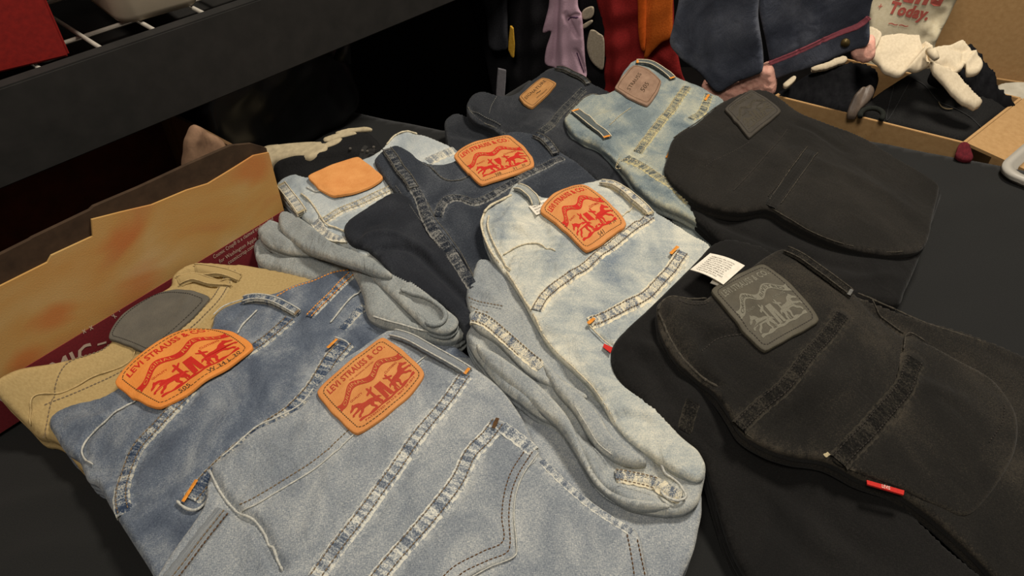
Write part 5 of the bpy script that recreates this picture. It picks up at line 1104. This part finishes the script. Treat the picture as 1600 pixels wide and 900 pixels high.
# ================================================================== cardboard boxes at the right
m_card = plain('brown_cardboard', (192, 154, 106), (172, 134, 88), 120, .85, .15, .15, amount=.7)
zr = .012; c0 = U(1507, 226, zr) + RN * .006; c1 = U(1212, 152, zr) + RN * .006; c2 = U(1596, 156, zr) + RN * .006; c3 = c1 + (c2 - c0)
r = thing('cardboard_box', 'open brown cardboard box full of dark clothes, just behind the table edge', 'box', (*((c0 + c3)[:2] / 2), 0))
def wall(name, p, q, z0, z1, t, mat, parent, **k):
    d = (q - p)[:2]; L = np.linalg.norm(d); d /= L; n_ = np.array([-d[1], d[0]]); c = (p + q)[:2] / 2
    return box(name, (*c, (z0 + z1) / 2), [(*d, 0), (*n_, 0), Z], (L / 2, t / 2, (z1 - z0) / 2), mat, parent, .0005, **k)
for p, q in ((c1, c0), (c0, c2), (c2, c3), (c3, c1)): wall('side_panel', p, q, .0, T + zr, .004, m_card, r)
cc = (c0 + c3) / 2
quad_prism('bottom_panel', [tuple(p[:2]) for p in (c1, c0, c2, c3)], .0, .004, m_card, r)
o_ = RD * .14 - Z * .045 + RN * .01; th = Z * -.004
FV = [c0, c2, c2 + o_ * .9, c0 + o_, c0 + th, c2 + th, c2 + o_ * .9 + th, c0 + o_ + th]
for p_ in FV: pass
fo = mesh('flap', [p_ + RD * .003 for p_ in FV], [[0, 1, 2, 3], [7, 6, 5, 4], [0, 4, 5, 1], [1, 5, 6, 2], [2, 6, 7, 3], [3, 7, 4, 0]], m_card, r, uv=[(0, 0), (.2, 0), (.2, .14), (0, .14)] * 2, smooth=False)
# folded maroon flap scrap on the corner
rs = Sheet([(1498, 226, .016), (1504, 221, .018), (1514, 222, .018), (1518, 233, .012), (1521, 247, .005), (1506, 247, .005), (1493, 243, .005), (1496, 234, .011)], thick=.006, roll=.002, res=.0015, noise=.0006)
mr = plain('maroon_cloth', (104, 30, 38), (76, 22, 30), 300, .9); o = rs.build('cloth_scrap', mr, None); tag(o, 'scrap of maroon cloth caught on the front corner of the cardboard box', 'cloth')
# dark clothes in the box
bf = plain('black_fleece', (30, 30, 32), (18, 18, 20), 120, .98, .8, .05); bd_ = plain('black_twill', (36, 35, 34), (26, 26, 26), 500, .9, .3, .15)
r = thing('fleece_top', 'fuzzy black fleece on the left side of the cardboard box', 'clothing', U(1290, 150, .0))
sh = Sheet([(1216, 152, .026), (1222, 134, .040), (1256, 114, .055), (1300, 100, .065), (1330, 92, .070), (1362, 96, .070), (1376, 112, .060), (1368, 140, .045), (1350, 172, .030), (1330, 180, .022), (1290, 168, .022), (1250, 160, .022)], thick=.04, roll=.012, res=.003, noise=.004, nscale=.03, rumple=.001, rscale=.006, seed=400, dz=-.018)
sh.build('body', bf, r)
r = thing('black_trousers', 'black twill trousers with fine seams in the middle of the cardboard box', 'clothing', U(1450, 190, .0))
sh = Sheet([(1338, 178, .026), (1352, 160, .036), (1376, 140, .046), (1410, 120, .056), (1440, 104, .062), (1470, 104, .062), (1510, 130, .052), (1545, 150, .042), (1574, 160, .032), (1582, 168, .026), (1540, 196, .022), (1512, 216, .020), (1480, 214, .020), (1420, 198, .020), (1370, 186, .021)], thick=.04, roll=.008, res=.003, noise=.003, nscale=.05, seed=401, dz=-.018)
sh.build('body', bd_, r)
sw = plain('grey_seam', (60, 60, 60), (44, 44, 44), 200, .9)
sh.piping('seam', [(1427, 120), (1446, 132), (1468, 150), (1492, 168), (1516, 184), (1534, 200)], .0010, sw, r, .0002); sh.piping('seam', [(1424, 122), (1404, 142), (1384, 166)], .0008, sw, r, .0002)
sh.piping('hanger_loop', [(1470, 150), (1472, 164), (1480, 170), (1490, 168)], .0012, plain('tan_cord', (120, 104, 78), None, 200), r, .002)
r = thing('fluffy_black_garment', 'fluffy black garment heaped at the back right of the cardboard box', 'clothing', U(1550, 120, .0))
sh = Sheet([(1458, 112, .070), (1470, 84, .085), (1500, 68, .092), (1520, 64, .094), (1536, 78, .090), (1548, 94, .082), (1560, 108, .074), (1568, 126, .062), (1588, 146, .046), (1588, 160, .036), (1560, 162, .036), (1520, 146, .050), (1490, 130, .060)], thick=.05, roll=.012, res=.003, noise=.004, nscale=.02, rumple=.0022, rscale=.006, seed=402, dz=-.018)
sh.build('body', bf, r)
st_ = plain('taupe_satin', (120, 104, 90), (84, 72, 64), 60, .5, .2, .4)
sh = Sheet([(1326, 172, .042), (1334, 150, .056), (1350, 134, .066), (1362, 130, .068), (1368, 138, .064), (1360, 152, .056), (1346, 166, .046), (1338, 176, .040)], thick=.008, roll=.004, res=.002, noise=.002, nscale=.012, strokes=[([(1340, 168), (1350, 150), (1360, 138)], .002, -.003)], dz=-.018)
tag(sh.build('satin_strap', st_, None), 'shiny taupe satin strap lying across the black fleece in the box', 'strap')
P = [U(1362 + 18 * cos(t), 180 + 11 * sin(t), .022) for t in np.linspace(-3.3, .6, 22)]
tag(tube('cuff_ring', P, .0036, plain('dark_green_rib', (34, 36, 31), (24, 26, 23), 300, .9), None, 8), 'dark green-grey ribbed cuff curled beside the taupe strap', 'cuff')
# white tied cloth
wc = plain('white_cotton', (222, 206, 178), (204, 188, 160), 300, .9, .2, .1)
r = thing('tied_white_cloth', 'cream-white cloth tied in a bow on top of the dark clothes', 'cloth', U(1455, 100, .0))
for nm, out, kw in (('left_loop', [(1362, 84, .098), (1368, 68, .108), (1380, 54, .114), (1412, 50, .118), (1436, 56, .114), (1456, 68, .108), (1460, 80, .106), (1458, 94, .100), (1440, 104, .094), (1418, 112, .088), (1396, 112, .086), (1380, 104, .088), (1372, 94, .092)],
                     dict(strokes=[([(1374, 80), (1392, 84), (1416, 88), (1452, 84)], .0035, -.007), ([(1392, 92), (1406, 95), (1422, 92)], .003, -.004), ([(1380, 104), (1406, 108), (1444, 98)], .003, .004), ([(1370, 70), (1400, 64), (1452, 76)], .004, .005), ([(1384, 76), (1410, 74), (1448, 80)], .0025, .004), ([(1400, 100), (1430, 98), (1452, 90)], .0025, -.004)])),
                    ('right_loop', [(1452, 78, .108), (1466, 70, .112), (1488, 66, .114), (1503, 62, .114), (1514, 68, .112), (1526, 80, .106), (1537, 93, .100), (1534, 106, .094), (1522, 113, .090), (1512, 110, .092), (1508, 100, .095), (1504, 106, .094), (1496, 112, .090), (1480, 106, .094), (1466, 98, .098), (1456, 92, .102)],
                     dict(strokes=[([(1466, 84), (1484, 88), (1504, 82)], .003, -.006), ([(1480, 96), (1494, 102), (1504, 94)], .0025, -.004), ([(1508, 70), (1518, 88), (1522, 106)], .0035, .004), ([(1460, 76), (1486, 72), (1506, 68)], .003, .004), ([(1506, 82), (1508, 94), (1512, 106)], .0025, -.003)])),
                    ('tail', [(1454, 94, .104), (1466, 95, .104), (1478, 104, .098), (1497, 113, .091), (1512, 130, .081), (1526, 145, .071), (1537, 156, .064), (1533, 160, .063), (1525, 165, .061), (1508, 156, .068), (1488, 142, .076), (1474, 124, .086), (1460, 108, .096)],
                     dict(strokes=[([(1460, 98), (1488, 124), (1524, 158)], .0025, -.003), ([(1468, 98), (1498, 124), (1530, 154)], .0025, .003)], smooth=False)),
                    ('drape', [(1356, 42, .120), (1364, 40, .122), (1378, 50, .120), (1374, 62, .116), (1364, 80, .104), (1358, 84, .100), (1355, 66, .108)], {})):
    sh = Sheet(out, thick=.007, roll=.004, res=.0018, noise=.0010, nscale=.014, seed=len(nm), **kw, dz=-.018); sh.build(nm, wc, r)
kn = [U(1458 + 7 * cos(t), 86 + 6 * sin(t), .112) for t in np.linspace(0, 2 * pi, 16)]; tube('knot', [U(1452, 80, .094), U(1458, 84, .097), U(1463, 92, .094)], [.005, .006, .004], wc, r, 8)
sh = Sheet([(1224, 130, .050), (1240, 118, .056), (1244, 122, .056), (1230, 134, .050)], thick=.006, roll=.002, res=.002, dz=-.018); tag(sh.build('paper_scrap', wc, None), 'small cream paper corner showing under the denim jacket hem', 'paper')
sh = Sheet([(1268, 104, .066), (1296, 94, .072), (1318, 86, .074), (1324, 92, .072), (1300, 102, .068), (1276, 108, .064)], thick=.006, roll=.002, res=.002, noise=.001, nscale=.008, dz=-.018); tag(sh.build('crumpled_tissue', wc, None), 'crumpled cream tissue strip between jacket hem and black fleece', 'tissue')
# tote and rear cardboard
BO = E0 + RN * .34; BO[2] = T; BP = Frame(BO, RD, Z)
m_tote = plain('cream_tote_canvas', (240, 228, 196), (226, 212, 178), 200, .9, .2, .1)
r = thing('tote_bag', 'cream bag printed with pinkish red lettering behind the tied cloth', 'bag', tuple(BP.world([BP.px(1420, 60, 0)], 0)[0]))
sh = Sheet([(x, y, 0) for x, y in [(1350, -60), (1440, -62), (1522, -60), (1510, -20), (1496, 4), (1480, 36), (1462, 70), (1454, 110), (1400, 120), (1350, 110), (1354, 40)]], frame=BP, thick=.05, roll=.014, res=.004, noise=.004, nscale=.06, seed=500, strokes=[([(1476, 10), (1462, 40), (1450, 66)], .010, -.008), ([(1452, 44), (1462, 56), (1456, 70)], .008, .008)])
sh.build('bag_body', m_tote, r)
m_pink = plain('coral_print', (212, 112, 98), (202, 102, 90), 300, .85, 0)
def arc_text(A, txt, p0, p1, hh, bold):
    q0 = sh.find(*p0, .001); q1 = sh.find(*p1, .001); d = q1 - q0; L = np.linalg.norm(d); d /= L; n_ = np.array([-d[1], d[0]])
    A.text(txt, 0, 0, 1, 1, bold, fn=lambda V: q0 + V[:, :1] * L * d + (V[:, 1:] + .15 * V[:, :1]) * hh * n_)
A = Art(); arc_text(A, 'Today.', (1383, 26), (1443, 42), .026, .045); arc_text(A, 'kind', (1398, 0), (1466, 15), .040, .045)
arc_text(A, '~~', (1388, 38), (1418, 43), .003, .0); arc_text(A, '+', (1371, 14), (1377, 15), .008, .0)
A.build('printed_lettering', lambda uv, l: sh.f.world(uv, sh.h(uv) + .0006 + l), m_pink, r, kind='stuff')
CO_ = E0 + RN * .52; CO_[2] = T; CP2 = Frame(CO_, RD, Z)
r = thing('cardboard_box', 'large plain cardboard box standing behind the cream bag at top right', 'box', tuple(CP2.world([CP2.px(1560, 60, 0)], 0)[0] * [1, 1, 0]))
q1 = CP2.px(1440, 100, 0); q2 = CP2.px(1700, 20, 0); zb_ = CP2.px(1590, 128, 0)[1]
w_ = (q2[0] - q1[0]) / 2; cx_ = (q1[0] + q2[0]) / 2
for dz_, nm in ((0, 'front_panel'), (-.30, 'rear_panel')):
    p = CP2.world([[cx_, 0]], dz_)[0]; box(nm, (*p[:2], (T + .25) / 2), [RD, RN, Z], (w_, .002, (T + .25) / 2), m_card, r, .0005)
for sx in (-1, 1):
    p = CP2.world([[cx_ + sx * (w_ - .002), 0]], -.15)[0]; box('side_panel', (*p[:2], (T + .25) / 2), [RD, RN, Z], (.002, .146, (T + .25) / 2), m_card, r, .0005)
p = CP2.world([[cx_, zb_]], .012)[0]; box('flap', (*p[:2], T + zb_ - .02), [RD, RN * 1 + Z * .25, Z - RN * .25], (w_, .002, .03), m_card, r, .0005)
sh = Sheet([(1560, 132, -.02), (1580, 128, -.02), (1620, 132, -.02), (1660, 170, -.03), (1612, 190, -.03), (1580, 184, -.03), (1564, 160, -.03)], thick=.06, roll=.006, res=.003, noise=.002)
wp_ = plain('white_plastic', (196, 188, 170), (176, 168, 150), 60, .5, 0, .4)
r = thing('white_bag', 'white plastic bag edge at the right border behind the box', 'bag', (*U(1610, 160, .0)[:2], T)); sh.build('bag_side', wp_, r)
nb_ = (c2 - c0)[:2]; nb_ /= np.linalg.norm(nb_); db_ = np.array([nb_[1], -nb_[0]])
t0 = U(1577, 256, .012); t0[:2] += db_ * .012
r = thing('plastic_tub', 'cloudy white plastic tub at the right border beside the cardboard box', 'tub', (*t0[:2], T))
tub('tub_shell', t0, db_, nb_, .16, .10, .26, frosted('cloudy_plastic', (190, 184, 172), .15), r, z0=T - .25)

# write the rubbed-dye values
for s_ in SHEETS:
    me = s_.obj.data; v = np.zeros(len(me.vertices), np.float32); v[:len(s_.wearv)] = s_.wearv
    n_ = len(s_.dispv); co_ = np.empty(len(me.vertices) * 3, np.float32); me.vertices.foreach_get('co', co_); co_ = co_.reshape(-1, 3)
    co_[:n_] += (s_.dispv[:, None] * s_.f.n).astype(np.float32); me.vertices.foreach_set('co', co_.ravel()); me.update()
    a_ = me.attributes.new('wear', 'FLOAT', 'POINT'); a_.data.foreach_set('value', v)
